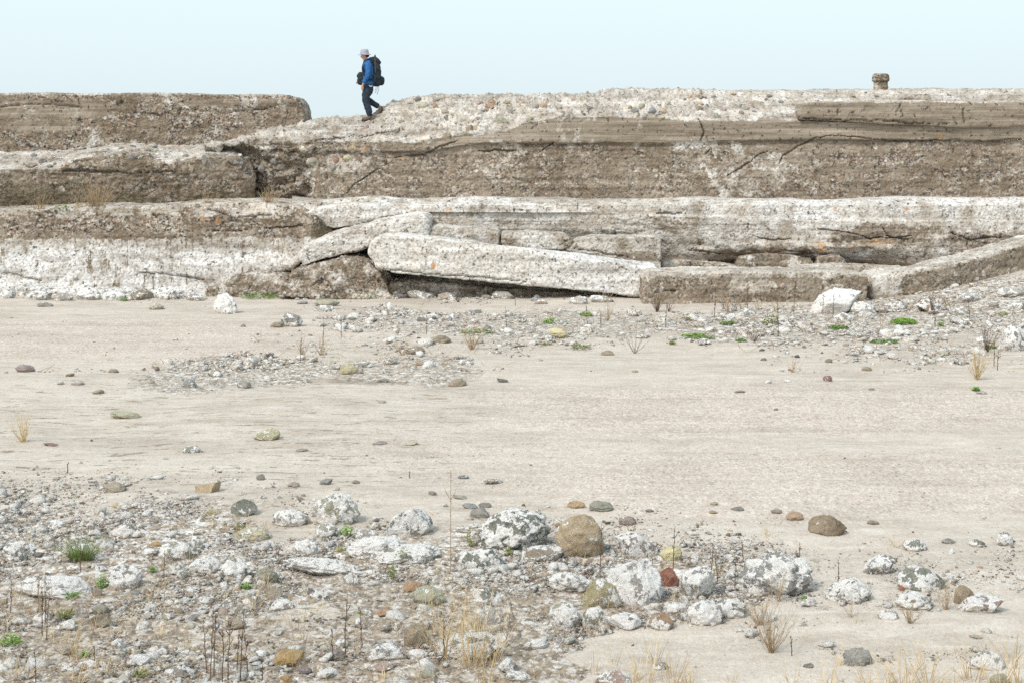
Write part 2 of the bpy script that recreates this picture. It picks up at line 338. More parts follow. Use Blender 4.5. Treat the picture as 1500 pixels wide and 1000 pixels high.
# ------------------------------------------------------------------ concrete builders
def masks(me, co, fn):
    u, v = UV(co); m = dict(drip=0*u, white=0*u+.12, light=0*u, rust=0*u, smooth=0*u, moss_dark=0*u, warm=0*u)
    m.update({k: a+0*u for k, a in fn(u, v, co).items()})
    for k, a in m.items(): fattr(me, k, np.clip(a, 0, 1))
def weather(co, no, big=.04, peb=.02, fine=.012, layer=0, mask=None, pscale=9, seed=0, med=.035):
    """erosion, standing-out pebbles, horizontal pour layers"""
    m = 1 if mask is None else mask; peb = peb*.42; fine = fine*.55; layer = layer*1.5
    d = big*fbm(co, .9, 4, seed=seed)+fine*fbm(co, 9, 3, .6, seed=seed+3)+med*m*(.30-np.abs(fbm(co*np.array([1, 1, 1.5]), 1.7, 4, .55, seed=seed+13)))*2
    if peb:
        f1, idr = worley(co*np.array([1, 1, 1.3]), pscale, seed+5); d = d+peb*m*np.where(idr > .45, 1, -.4)*np.clip(.62-f1, -.1, .5)*2.2
        f2, i2 = worley(co, pscale*2.3, seed+6); d = d+peb*.5*m*np.where(i2 > .4, 1, -.7)*np.clip(.6-f2, -.1, .5)*2
    if layer:
        q = co.copy(); q[:, 2] = q[:, 2]*7; q[:, :2] *= .35; d = d+layer*fbm(q, 1, 3, seed=seed+7)
    return co+no*d[:, None]
def cut(co, cracks, depth=.10, wid=1.0, inward=(0, 1, 0)):
    u, v = UV(co); wob = 1.6*fbm(co, 6, 3, seed=77)
    for c in cracks:
        jag = 4.2*fbm(co, 3.2, 5, .7, seed=78); d = pdist(u+wob*.5, v+jag, c); wv = wid*np.clip(.75+.9*fbm(co, 2.2, 2, seed=79), .25, 1.5)
        for q_ in (c[0], c[-1]): wv = wv*np.clip(np.hypot(u-q_[0], v-q_[1])/9, .1, 1)
        co = co+np.outer(np.where(co[:, 1] < 43, depth, 0)*sstep(wv*1.7, wv*.5, d), inward)
    return co
def tier(name, lines, rows, us, fn, wkw, cracks=(), wmask=None):
    """lines: polylines of (u, v, D) from the back top over the crest to the foot; the surface runs through them"""
    L = []
    for pts in lines:
        uu = [p[0] for p in pts]; v = np.interp(us, uu, [p[1] for p in pts]); D = np.interp(us, uu, [p[2] for p in pts])
        L.append(np.stack([(us-750)*D/F, D, H-(v-VH)*D/F], 1))
    R = []
    for k in range(len(L)-1):
        for t in np.linspace(0, 1, rows[k], endpoint=False): R.append(L[k]*(1-t)+L[k+1]*t)
    R.append(L[-1]); co = np.concatenate(R)
    me = mesh_np(name, co, grid_faces(len(R), len(us)))
    no = getno(me)
    if no[len(no)//2*1][1] > 0 and False: no = -no
    u, v = UV(co); co2 = weather(co, no, mask=wmask(u, v) if wmask else None, **wkw); co2 = cut(co2, cracks); setco(me, co2)
    masks(me, co, fn); return link(name, me, CON)
def slab(name, front, back, fn, wkw, voxel=.03, sm=3, cracks=(), parent=None, mat=None):
    n = len(front); me = bpy.data.meshes.new(name+'_cage')
    me.from_pydata([P(*p) for p in front]+[P(*p) for p in back], [], [list(range(n)), list(range(2*n-1, n-1, -1))]+[(i, n+i, n+(i+1) % n, (i+1) % n) for i in range(n)])
    bm = bmesh.new(); bm.from_mesh(me); bmesh.ops.recalc_face_normals(bm, faces=bm.faces); bmesh.ops.triangulate(bm, faces=bm.faces); bm.to_mesh(me); bm.free()
    o = bpy.data.objects.new('cage', me); col.objects.link(o); md = o.modifiers.new('r', 'REMESH'); md.mode = 'VOXEL'; md.voxel_size = voxel
    dg = bpy.context.evaluated_depsgraph_get(); m2 = bpy.data.meshes.new_from_object(o.evaluated_get(dg)); bpy.data.objects.remove(o); m2.name = name
    co = getco(m2); e = np.empty(len(m2.edges)*2, np.int32); m2.edges.foreach_get('vertices', e); e = e.reshape(-1, 2)
    deg = np.bincount(e.ravel(), minlength=len(co))[:, None]
    for _ in range(sm):
        a = np.zeros_like(co)
        for ax in range(3): a[:, ax] = np.bincount(e[:, 0], co[e[:, 1], ax], len(co))+np.bincount(e[:, 1], co[e[:, 0], ax], len(co))
        co = .5*co+.5*a/np.maximum(deg, 1)
    setco(m2, co); no = getno(m2); c2 = weather(co, no, **wkw); c2 = cut(c2, cracks); setco(m2, c2); masks(m2, co, fn)
    return link(name, m2, mat or CON, parent)
def fb(pts, D0, thick, sk=0, dv=None):
    """front outline at distance D0 (or per point) and the same outline further back, world size kept"""
    fr = [(p[0], p[1], p[2] if len(p) > 2 else D0) for p in pts]; bk = []
    for (u, v, D) in fr:
        x, y, z = P(u, v, D); D2 = D+thick; z += sk; x *= 1
        bk.append((750+x*F/D2, VH+(H-z)*F/D2, D2))
    return fr, bk
def nz(co, s, seed, o=4): return fbm(co, s, o, .55, seed)

# dark brown upper block at the left, behind the step
top = [(-700, 139), (0, 138), (60, 137), (150, 138), (230, 137), (330, 139), (415, 139), (432, 143), (440, 152), (445, 165), (446, 176), (443, 190)]
fr, bk = fb(top+[(400, 225), (-700, 225)], 42.5, 2.6)
bk = [(a-6 if a > 380 else a, b, c) for a, b, c in bk]
def m_a(u, v, co):
    n = nz(co, 1.2, 31)
    return dict(light=.16+.35*n+.5*sstep(142, 138.5, v)+.35*blob(u, v, 200, 150, 60, 6)+.3*blob(u, v, 130, 172, 60, 4),
                smooth=np.clip(blob(u, v+n*6, 60, 160, 130, 16)+.7*blob(u, v, 60, 185, 70, 12)+.5*blob(u, v, 350, 150, 90, 8), 0, 1), moss_dark=.16*sstep(180, 210, v)+.15*n+.35*blob(u, v, 50, 202, 60, 9))
A = slab('concrete_block', fr, bk, m_a, dict(big=.045, peb=.030, fine=.018, layer=.018, seed=1), .036, 3,
         [[(175, 145), (182, 158)], [(268, 146), (262, 170)], [(0, 156), (60, 152), (120, 157)], [(330, 166), (400, 158)], [(190, 164), (240, 170)]])
tag(A, 'long dark brown concrete block standing alone at the upper left with a rounded right end', 'concrete block', 'blocks and slabs of the ruined sea wall')

# step below it: pale stony top and dark brown face
fp = [(-700, 252), (-100, 248), (0, 247), (60, 247), (92, 246), (100, 236), (120, 230), (170, 226), (215, 230), (228, 238), (262, 240), (300, 230), (345, 232), (368, 240), (374, 262), (372, 290), (378, 312), (-700, 318)]
fr = [(a, b, 40.6+(.35 if a > 365 else 0)) for a, b in fp]
bp = [212]*4+[210, 209, 208, 207, 207, 207, 207, 207, 206, 206, 250, 290, 312, 318]
bk = [(a*1.0-(0 if a < 300 else 8), t, 43.2) for (a, b), t in zip(fp, bp)]
def m_b(u, v, co):
    n = nz(co, 1.6, 41); n2 = nz(co, 4, 42)
    edge = lin(u, [(-700, 250), (80, 250), (98, 240), (120, 228), (170, 222), (220, 226), (250, 240), (290, 232), (330, 228), (380, 232)])
    tp = sstep(6, -6, v-edge+n2*10)
    return dict(white=-.1, light=.80*tp+.12+.3*n, moss_dark=(1-tp)*(.42+.3*n+.4*sstep(262, 300, v)), smooth=.1*(1-tp), warm=.25*tp)
B = slab('concrete_block', fr, bk, m_b, dict(big=.09, peb=.055, fine=.03, layer=.02, seed=5, pscale=6.5), .036, 4,
         [[(90, 250), (190, 253), (260, 252)], [(330, 234), (345, 246)]])
tag(B, 'dark brown stony step under the upper left block with a pale pebbly top', 'concrete block', 'blocks and slabs of the ruined sea wall')

# main upper wall, centre to right
US = np.concatenate([np.linspace(300, 345, 12, endpoint=False), np.arange(345, 1560, 1.35), np.linspace(1560, 2500, 260)])
def ln(pts, D):
    return [(p[0], p[1], p[2] if len(p) > 2 else D) for p in pts]
crest = ln([(300, 214), (345, 205), (360, 201), (400, 191), (445, 183), (480, 178), (500, 176), (520, 172.5), (530, 171.5), (544, 171), (552, 167), (562, 161), (575, 155), (600, 148), (640, 143), (700, 142), (760, 141.5), (800, 140.5), (872, 141.5), (886, 136), (1000, 134.5), (1200, 132.5), (1500, 132), (2500, 130)], 42.0)
mid_ = ln([(300, 216), (345, 209), (400, 203), (460, 200), (530, 196), (580, 186), (600, 180), (700, 170), (760, 166), (820, 160), (900, 158), (1170, 160), (1500, 160), (2500, 158)], 41.1)
bt = ln([(300, 220, 41.3), (345, 212, 41.2), (460, 207, 40.75), (540, 206), (600, 208), (700, 196), (742, 193), (765, 181), (820, 172), (900, 171), (960, 172), (1000, 177), (1060, 178), (1120, 176), (1165, 178), (1250, 180), (1500, 182), (2500, 180)], 40.55)
bb = ln([(300, 226, 41.5), (345, 216, 41.3), (460, 219, 40.8), (540, 222), (640, 219), (700, 209), (760, 208), (870, 208), (950, 210), (1060, 206), (1160, 203), (1300, 204), (1500, 206), (2500, 206)], 40.56)
b3 = [(a, b+2.2, c+.10) for a, b, c in bb]
ft = ln([(300, 305, 41.9), (370, 303, 41.8), (400, 300, 41.7), (450, 296, 41.2), (468, 291, 40.65), (520, 290), (1500, 291), (2500, 291)], 40.5)
f2 = [(a, b+9, c) for a, b, c in ft]
cb = [(a, b, 44.5) for a, b, c in crest]; gb = [(a, 500, 44.6) for a, b, c in crest]
def m_c(u, v, co):
    n = nz(co, 1.3, 51); n2 = nz(co, 3.5, 52); n3 = nz(co*np.array([.3, 1, 2.5]), 1.5, 53)
    et = np.interp(u, [p[0] for p in bt], [p[1] for p in bt]); eb = np.interp(u, [p[0] for p in bb], [p[1] for p in bb])
    tp = sstep(3, -3, v-et+n2*5); band = (1-tp)*sstep(2.5, -1.5, v-eb)*sstep(620, 690, u+n*30)
    stony = sstep(520, 470, u+n*40)*sstep(205, 212, v)
    lt = (.84+.25*n)*tp+.10+.42*n*(1-tp)+.38*blob(u, v, 1100, 245, 85, 52)+.12*blob(u, v, 1105, 280, 60, 14)+.30*blob(u, v, 1010, 215, 120, 9)+.35*sstep(3, 0, np.abs(v-eb-1))*sstep(700, 740, u)*sstep(1120, 1000, u)
    lt = lt+.25*stony+.3*blob(u, v, 540, 235, 90, 26)+.18*sstep(3.5, .5, np.abs(v-250-6*n))+.6*blob(u, v, 1015, 212, 14, 8)*sstep(.1, .3, n2)
    return dict(light=lt, white=.05*tp+.08+.9*blob(u, v, 1012, 210, 26, 9), smooth=np.clip(.95*band+.35*blob(u, v, 1170, 212, 190, 14)+.3*blob(u, v, 640, 215, 100, 12)+.12, 0, 1), warm=.15+.3*n,
                moss_dark=.10*(1-tp)+.5*stony*sstep(236, 262, v)*sstep(452, 420, u)+.22*n3*(1-tp)+.35*blob(u, v, 960, 232, 80, 14), rust=.7*blob(u, v, 1377, 200, 5, 9)+.55*blob(u, v, 1008, 213, 4, 8)+.45*blob(u, v, 590, 231, 14, 5)+.6*blob(u, v, 1256, 203, 6, 4))  # shade deep in the left hollow is painted in with the dark brown mask
CR = [[(503, 288), (520, 270), (534, 260), (560, 244)], [(578, 232), (592, 229), (622, 226), (645, 214), (672, 205)], [(792, 222), (815, 207)],
      [(1062, 260), (1085, 247), (1110, 228), (1125, 222)], [(1140, 243), (1147, 228), (1165, 217), (1195, 202), (1235, 198), (1275, 203), (1330, 207), (1375, 205), (1440, 207), (1500, 205)], [(700, 222), (760, 221)],
      [(1022, 172), (1032, 195), (1026, 208)], [(1045, 215), (1030, 228)], [(520, 203), (560, 195), (590, 191)], [(735, 150), (720, 160), (700, 168)], [(455, 207), (500, 203), (540, 197)]]
def wm_c(u, v):
    et = np.interp(u, [p[0] for p in bt], [p[1] for p in bt]); eb = np.interp(u, [p[0] for p in bb], [p[1] for p in bb])
    band = sstep(-3, 2, v-et)*sstep(2, -2, v-eb)*sstep(620, 690, u)
    return (1-.85*band)*(1+2.6*sstep(3, -3, v-et)*sstep(1150, 900, u)*(1-.9*blob(u, v, 535, 176, 40, 14))+6*sstep(480, 440, u)*sstep(208, 220, v)+.6*sstep(3, -3, v-et))
C = tier('sea_wall', [gb, cb, crest, mid_, bt, bb, b3, ft, f2], [2, 8, 26, 22, 24, 3, 62, 5], US, m_c, dict(big=.06, peb=.026, fine=.018, layer=.022, seed=11, pscale=8), CR, wm_c)
tag(C, 'long brown upper wall with pale pebbly top that the walker is crossing', 'sea wall', 'blocks and slabs of the ruined sea wall')
# coping courses that lie on its right part
def m_h(u, v, co):
    n = nz(co, 1.3, 61); return dict(light=.08+.35*n+.6*sstep(153, 149, v+3*n), smooth=.85+.1*n, moss_dark=.12*n, warm=.2)
fr, bk = fb([(1168, 166), (1176, 153), (1200, 150), (1300, 148), (1420, 150), (1560, 151), (2400, 150), (2400, 186), (1500, 184), (1440, 187), (1400, 186), (1300, 181), (1200, 176), (1170, 175)], 40.42, .9)
o = slab('coping', fr, bk, m_h, dict(big=.03, peb=.008, fine=.010, layer=.012, seed=21), .034, 2, [[(1226, 150), (1229, 176)], [(1318, 152), (1321, 166)], [(1410, 155), (1414, 184)], [(1175, 173), (1300, 178), (1390, 183)]], C)
o['label'] = 'smooth brown coping course along the top of the wall at right'
fr, bk = fb([(1299, 141), (1320, 139), (1360, 139), (1370, 141), (1371, 149), (1299, 149)], 40.9, .5)
o = slab('coping', fr, bk, m_h, dict(big=.02, peb=.008, fine=.008, seed=22), .03, 2, (), C); o['label'] = 'small raised coping piece on top of the wall at right'

# lower tier, right: pale weathered footing
US2 = np.concatenate([np.arange(428, 1560, 1.35), np.linspace(1560, 2500, 260)])
q = lambda pts, D: ln(pts, D)
l0 = q([(428, 289), (2500, 289)], 41.5)
l1 = q([(428, 297, 39.6), (470, 293, 39.4), (540, 290), (700, 291), (860, 293), (1000, 292), (1500, 291), (2500, 291)], 39.5)
l2 = q([(428, 306, 39.5), (500, 302, 39.3), (560, 300), (860, 300), (1000, 300), (1500, 300), (2500, 300)], 39.15)
l3 = q([(428, 314, 39.5), (500, 313), (560, 311), (860, 312), (1000, 314), (1100, 318), (1500, 322), (2500, 322)], 39.12)
l4 = q([(428, 315, 39.6), (500, 314, 39.4), (560, 313, 39.2), (840, 314, 39.2), (890, 316, 39.14), (1000, 318), (1100, 324), (1500, 326), (2500, 326)], 39.05)
l5 = q([(428, 345, 39.7), (560, 335, 39.2), (840, 335, 39.2), (1000, 352, 39.15), (1080, 360, 39.05), (1180, 360), (1300, 362), (1400, 372), (1500, 372), (2500, 372)], 38.95)
l6 = q([(428, 385, 39.9), (840, 380, 39.5), (1000, 383, 39.3), (1075, 378, 39.3), (1180, 380, 39.3), (1300, 382, 39.15), (1400, 390), (2500, 390)], 39.1)
l7 = q([(428, 398, 40.2), (1000, 394, 39.6), (1075, 392, 39.9), (1250, 395, 39.9), (1400, 400, 39.6), (2500, 400)], 39.6)
l8 = q([(428, 450, 40.3), (1000, 450, 40.2), (2500, 450)], 40.2)
def m_d(u, v, co):
    n = nz(co, 1.1, 71); n2 = nz(co, 3.2, 72); n3 = nz(co, 2.0, 73)
    dark = blob(u, v+n2*14, 1290, 345, 100, 20)*.5+blob(u, v+n2*10, 1120, 368, 130, 14)*.42+blob(u, v+n2*8, 1450, 352, 80, 18)*.42+.35*blob(u, v, 960, 330, 90, 14)
    lt = .85+.45*n+.25*sstep(960, 900, u)-1.0*dark+.25*blob(u, v, 700, 303, 260, 12)+.25*sstep(1000, 1200, u)*sstep(345, 320, v)-.25*blob(u, v+6*n2, 1000, 350, 60, 9)
    return dict(light=lt, white=.20+.4*n+.38*sstep(900, 1250, u)*sstep(360, 310, v)+.1*sstep(340, 300, v), smooth=.25+.3*n3, moss_dark=.62*dark*sstep(-.1, .4, n2+.3)+.5*blob(u, v, 780, 306, 80, 6)*(n2 > .1)+.35*blob(u, v, 1005, 358, 14, 8),
                rust=.62*blob(u, v, 573, 309, 8, 9)+.5*blob(u, v+n2*10, 1215, 362, 60, 12)+.55*blob(u, v, 1285, 355, 32, 8)+.5*blob(u, v, 1290, 380, 40, 6)+.5*blob(u, v+n2*6, 950, 312, 60, 4)+.55*blob(u, v, 656, 314, 6, 16)+.75*blob(u, v, 1224, 306, 4, 6)+.7*blob(u, v, 1328, 307, 5, 4)+.45*blob(u, v, 1110, 372, 90, 8)+.5*blob(u, v, 1080, 345, 8, 14)+.45*blob(u, v, 1130, 362, 30, 7),
                warm=.2+.5*n3+.6*blob(u, v, 610, 320, 90, 14), drip=.6*sstep(335, 320, v)*sstep(540, 600, u)*sstep(1000, 900, u))
Dt = tier('wall_footing', [l0, l1, l2, l3, l4, l5, l6, l7, l8], [14, 12, 10, 3, 40, 22, 8, 4], US2, m_d, dict(big=.10, peb=.020, fine=.020, layer=.016, seed=31, pscale=7),
          [[(1100, 345), (1130, 352), (1160, 349)], [(1010, 366), (1060, 372)], [(1390, 340), (1420, 352), (1470, 346)], [(960, 312), (1005, 314)], [(1195, 335), (1250, 342), (1275, 349), (1335, 347)], [(1290, 330), (1300, 345), (1330, 352)], [(1100, 378), (1150, 368), (1230, 375), (1260, 388)], [(848, 290), (846, 312)]], lambda u, v: .35+2.4*(blob(u, v, 1290, 352, 100, 16)+blob(u, v, 1120, 368, 130, 16)+blob(u, v, 1450, 355, 80, 20))+1.5*blob(u, v, 930, 330, 100, 16))
tag(Dt, 'pale whitish lower tier of the wall with rust and dark eroded patches at right', 'wall footing', 'blocks and slabs of the ruined sea wall')

# lower tier, left
fp = [(-700, 306), (0, 309), (60, 308), (130, 303), (200, 303), (260, 303), (300, 298), (380, 297), (440, 302), (462, 318), (486, 333), (488, 345), (470, 362), (445, 380), (425, 396), (380, 408), (345, 416), (310, 440), (-700, 445)]
def dE(a, b): return 38.6+(.5 if b < 312 else 0)-(.0 if b > 345 else 0)+max(0, a-455)*.012+(.25 if b > 400 and a > 280 else 0)
fr = [(a, b, dE(a, b)) for a, b in fp]; bk = [(a, b-9, 41.6) for a, b in fp]
def m_e(u, v, co):
    n = nz(co, 1.4, 81); n2 = nz(co, 5, 82); dr = nz(co*np.array([1, 1, .16]), 9, 83)
    e1 = lin(u, [(-700, 318), (0, 322), (100, 322), (150, 316), (230, 314), (300, 316), (400, 322), (480, 334)])
    e2 = lin(u, [(-700, 350), (0, 352), (250, 350), (330, 347), (480, 350)])+n2*2+dr*5
    bandm = sstep(-4, 4, v-e1+n*9)*sstep(2, -2, v-e2)
    face = sstep(-2, 2, v-e2)
    return dict(light=.62*(1-bandm)*(1-face)+face*(.88+.16*sstep(355, 372, v)+.35*dr+.15*n)+bandm*(.12+.3*n)-.25*sstep(420, 470, u), moss_dark=bandm*(.30+.3*n)+.55*sstep(418, 430, v)*(n2 > 0)+.7*sstep(435, 475, u),
                smooth=face*.35, drip=face, white=.1+.42*face*sstep(350, 368, v)*sstep(450, 380, u), warm=.35+.3*n-face*.4, rust=.35*blob(u, v, 330, 318, 110, 14)*sstep(0, .3, n2)+.2*bandm*(n2 > .2))
E = slab('wall_footing', fr, bk, m_e, dict(big=.035, peb=.028, fine=.018, layer=.015, seed=41, pscale=8, med=.02), .034, 4, [[(300, 340), (400, 335), (450, 330)], [(180, 400), (240, 402), (300, 410)], [(0, 400), (30, 404), (60, 412)], [(300, 305), (340, 318), (400, 316)]])
tag(E, 'lower tier at left with brown band above a whitewashed face', 'wall footing', 'blocks and slabs of the ruined sea wall')

# fallen slabs
def slabthing(name, pts, D0, thick, label, light=.8, warm=.3, moss_dark=.0, seed=0, sk=0, big=.05, peb=.02, vox=.03, sm=4, cracks=(), extra=None, smooth=.2, cat='concrete slab', rb=0, layer=.022, white=.2):
    fr, bk = fb(pts, D0, thick, sk)
    def fn(u, v, co):
        n = nz(co, 1.6, 100+seed); n2 = nz(co, 4, 120+seed)
        m = dict(white=white+.4*n, light=light+.38*n, warm=warm+.4*n2, moss_dark=moss_dark+.25*n2, smooth=smooth+.3*n, rust=0*u)
        if extra:
            for k, a in extra(u, v, n, n2).items(): m[k] = m[k]+a
        return m
    o = slab(name, fr, bk, fn, dict(big=big, peb=peb, fine=.020, layer=layer, seed=200+seed), vox, sm, cracks)
    return tag(o, label, cat, 'blocks and slabs of the ruined sea wall')
slabthing('broken_slab', [(447, 312), (470, 304), (500, 299), (545, 300), (600, 312, 39.1), (560, 318), (545, 325), (520, 331), (490, 336), (466, 330), (455, 322)], 38.85, .7, 'thin pale tongue of broken concrete hanging over a dark gap', .95, .15, seed=1, white=.55, extra=lambda u, v, n, n2: dict(moss_dark=.3*(n2 > .2)), big=.04)
slabthing('fallen_slab', [(434, 376), (446, 362), (480, 348), (520, 336), (560, 327), (600, 320), (622, 318), (630, 324), (628, 346), (610, 352), (580, 350), (552, 356), (530, 366), (500, 374), (470, 382), (445, 389)], 38.05, 1.1, 'slanting grey slab rising rightwards, its lower end on the rubble mound', .95, .35, .0, 2, sk=.08, white=.6, extra=lambda u, v, n, n2: dict(rust=.5*blob(u, v, 512, 372, 12, 8)+.4*blob(u, v, 606, 340, 20, 9), moss_dark=.5*blob(u, v, 460, 380, 30, 10)))
slabthing('fallen_slab', [(540, 372), (543, 356), (556, 348), (575, 347), (640, 350), (700, 357), (760, 366), (850, 379), (930, 388), (962, 393), (964, 402), (948, 436), (900, 432), (830, 424), (760, 418), (700, 411), (640, 405), (580, 401), (552, 392)], 37.1, .85, 'longest whitish fallen slab lying low over a dark hollow', 1.05, .45, .0, 3, white=.8, sk=.02, big=.055, peb=.004, smooth=.5, layer=.022,
          extra=lambda u, v, n, n2: dict(rust=.75*blob(u, v, 635, 390, 4, 7)+.6*blob(u, v, 823, 414, 3, 3)+.25*blob(u, v, 570, 362, 30, 10), warm=-.4*sstep(750, 850, u)), cracks=[[(560, 396), (620, 400), (700, 406), (780, 414)]])
slabthing('fallen_slab', [(627, 347), (629, 334), (645, 331), (700, 335), (731, 340), (731, 361), (700, 359), (665, 352), (640, 351)], 38.15, .8, 'left piece of the cracked row of slabs above the longest slab', .8, .3, 0, 4, big=.035, white=.35, extra=lambda u, v, n, n2: dict(light=.5*sstep(343, 337, v)))  # top painted paler than the face so it looks lit
slabthing('fallen_slab', [(735, 341), (780, 341), (825, 344), (839, 352), (836, 366), (800, 367), (735, 362)], 38.1, .8, 'middle piece of the cracked row of slabs above the longest slab', .72, .3, 0, 5, big=.035, white=.3, extra=lambda u, v, n, n2: dict(light=.5*sstep(352, 346, v)))  # lit look of the top put into its colour
slabthing('fallen_slab', [(829, 367), (846, 352), (870, 346), (966, 349), (969, 352), (968, 395), (955, 394), (930, 388), (880, 379), (840, 372)], 38.1, .8, 'right piece of the slab row with a clean cut vertical end', .8, .3, 0, 6, white=.35, big=.04, cracks=[[(840, 364), (880, 370), (930, 380)]], extra=lambda u, v, n, n2: dict(light=-.55*blob(u, v, 930, 376, 36, 10)+.5*sstep(963, 966, u), smooth=.7*blob(u, v, 930, 378, 34, 10)))
slabthing('fallen_block', [(943, 408), (950, 401), (1000, 400), (1100, 399), (1200, 399), (1268, 402), (1271, 405), (1269, 452), (1100, 455), (944, 452)], 36.0, 1.3, 'straight brown block lying level against the foot of the wall', .28, .3, .12, 7, big=.045, peb=.03, sm=3, extra=lambda u, v, n, n2: dict(light=.75*sstep(410, 402, v+3*n2)+.4*blob(u, v, 1110, 420, 60, 12)), cracks=[[(950, 430), (1000, 424)]])
slabthing('fallen_block', [(1276, 415), (1280, 405), (1330, 397), (1380, 388), (1430, 378, 36.6), (1470, 366, 36.9), (1510, 352, 37.2), (1560, 332, 37.6), (1640, 300, 38.0), (1650, 350, 38.0), (1560, 388, 37.6), (1510, 405, 37.2), (1470, 418, 36.9), (1430, 430, 36.6), (1380, 440), (1330, 446), (1280, 450)], 36.3, 1.2, 'curved fallen block rising to the right edge beside the level block', .26, .3, .12, 8, big=.05, peb=.035, sm=5,
          extra=lambda u, v, n, n2: dict(light=.7*blob(u, v, 1290, 425, 34, 30)+.7*sstep(9, 0, v-lin(u, [(1276, 405), (1330, 397), (1430, 378), (1510, 352), (1560, 332)])+4*n2)))
slabthing('flat_slab', [(1168, 392), (1200, 388), (1262, 389), (1330, 393), (1325, 404), (1170, 404)], 37.9, .8, 'low flat slab wedged behind the gap between the two fallen blocks', .75, .4, 0, 9, big=.03, vox=.028)
slabthing('rubble_mound', [(405, 436), (412, 412), (430, 396), (470, 384), (500, 379), (535, 384), (556, 400), (566, 420), (580, 440)], 37.45, 1.6, 'rounded mound of crumbling rubble under the slanting slab', .36, .4, .22, 10, big=.13, peb=.07, sm=6, smooth=0, cat='rubble mound')
slabthing('rubble_mound', [(296, 440), (305, 424), (330, 418), (345, 408), (385, 402), (418, 404), (430, 420), (434, 440)], 38.0, 1.2, 'low brownish rubble mound in the corner below the whitewashed tier', .45, .4, .2, 15, big=.12, peb=.07, sm=5, smooth=0, cat='rubble mound')
slabthing('broken_chunk', [(1080, 392), (1085, 377), (1120, 371), (1160, 374), (1190, 380), (1192, 395), (1130, 398)], 38.9, .7, 'dark eroded chunk lodged under the pale tier left of the flat slab', .30, .3, .35, 11, big=.07, peb=.04, cat='rubble')
slabthing('broken_chunk', [(1198, 396), (1202, 380), (1225, 374), (1238, 380), (1240, 396)], 38.7, .6, 'small dark chunk lodged under the pale tier above the flat slab', .35, .3, .3, 12, big=.05, peb=.04, cat='rubble')
slabthing('rubble_mound', [(-300, 444), (-300, 420), (0, 426), (30, 420), (70, 424), (110, 428), (160, 424), (200, 428), (250, 426), (300, 431), (318, 444)], 38.0, .9, 'long low bank of white crumbling rubble under the whitewashed tier at left', .85, .1, .1, 16, white=.7, big=.14, peb=.09, sm=4, smooth=0, cat='rubble mound')
slabthing('broken_chunk', [(968, 404), (972, 386), (1000, 383), (1040, 388), (1082, 390), (1084, 404)], 38.6, .8, 'warm tan lump behind the left end of the level brown block', .6, .8, .1, 13, big=.06, peb=.03, cat='rubble')
slabthing('broken_chunk', [(562, 442), (568, 420), (600, 412), (680, 418), (800, 427), (940, 434), (940, 447), (700, 446)], 37.75, 1.0, 'low dark rubble heap in the hollow under the longest slab', .45, .3, .2, 14, big=.09, peb=.06, cat='rubble')

# stone post on the wall top
pe = bpy.data.objects.new('stone_post', None); col.objects.link(pe); px, py, pz = P(1290, 134, 42.3); pe.location = (px, py, pz)
tag(pe, 'short stone post with a wider round cap standing alone on the wall top', 'stone post')
def postpart(name, prof, n=40, seed=0, light=.2):
    a = np.linspace(0, 2*math.pi, n, endpoint=False); co = []; pr = []
    for k in range(len(prof)-1):
        for t in np.linspace(0, 1, 6, endpoint=False): pr.append((prof[k][0]*(1-t)+prof[k+1][0]*t, prof[k][1]*(1-t)+prof[k+1][1]*t))
    pr.append(prof[-1])
    for r, z in pr: co.append(np.stack([r*np.sign(np.cos(a))*np.abs(np.cos(a))**.6, r*np.sign(np.sin(a))*np.abs(np.sin(a))**.6, 0*a+z], 1))
    co = np.concatenate(co); f = []
    m = len(pr)
    for i in range(m-1):
        for j in range(n): f.append((i*n+j, i*n+(j+1) % n, (i+1)*n+(j+1) % n, (i+1)*n+j))
    me = mesh_np(name, co, f); no = getno(me); c2 = co+no*(.012*fbm(co+seed, 9, 3)+.006*fbm(co+seed, 30, 2))[:, None]; setco(me, c2)
    for k, vv in dict(light=light, rust=.15, smooth=.0, moss_dark=.25, warm=.5).items(): fattr(me, k, np.full(len(co), vv))
    fattr(me, 'drip', 0*co[:, 0]); fattr(me, 'white', 0*co[:, 0])
    return link(name, me, CON, pe)
postpart('shaft', [(.0, -.25), (.178, -.25), (.172, .08), (.182, .11), (.17, .14), (.178, .245), (.0, .245)], light=.45)
postpart('cap', [(.0, .24), (.17, .24), (.212, .265), (.218, .34), (.20, .42), (.16, .45), (.0, .46)], seed=3, light=.2)
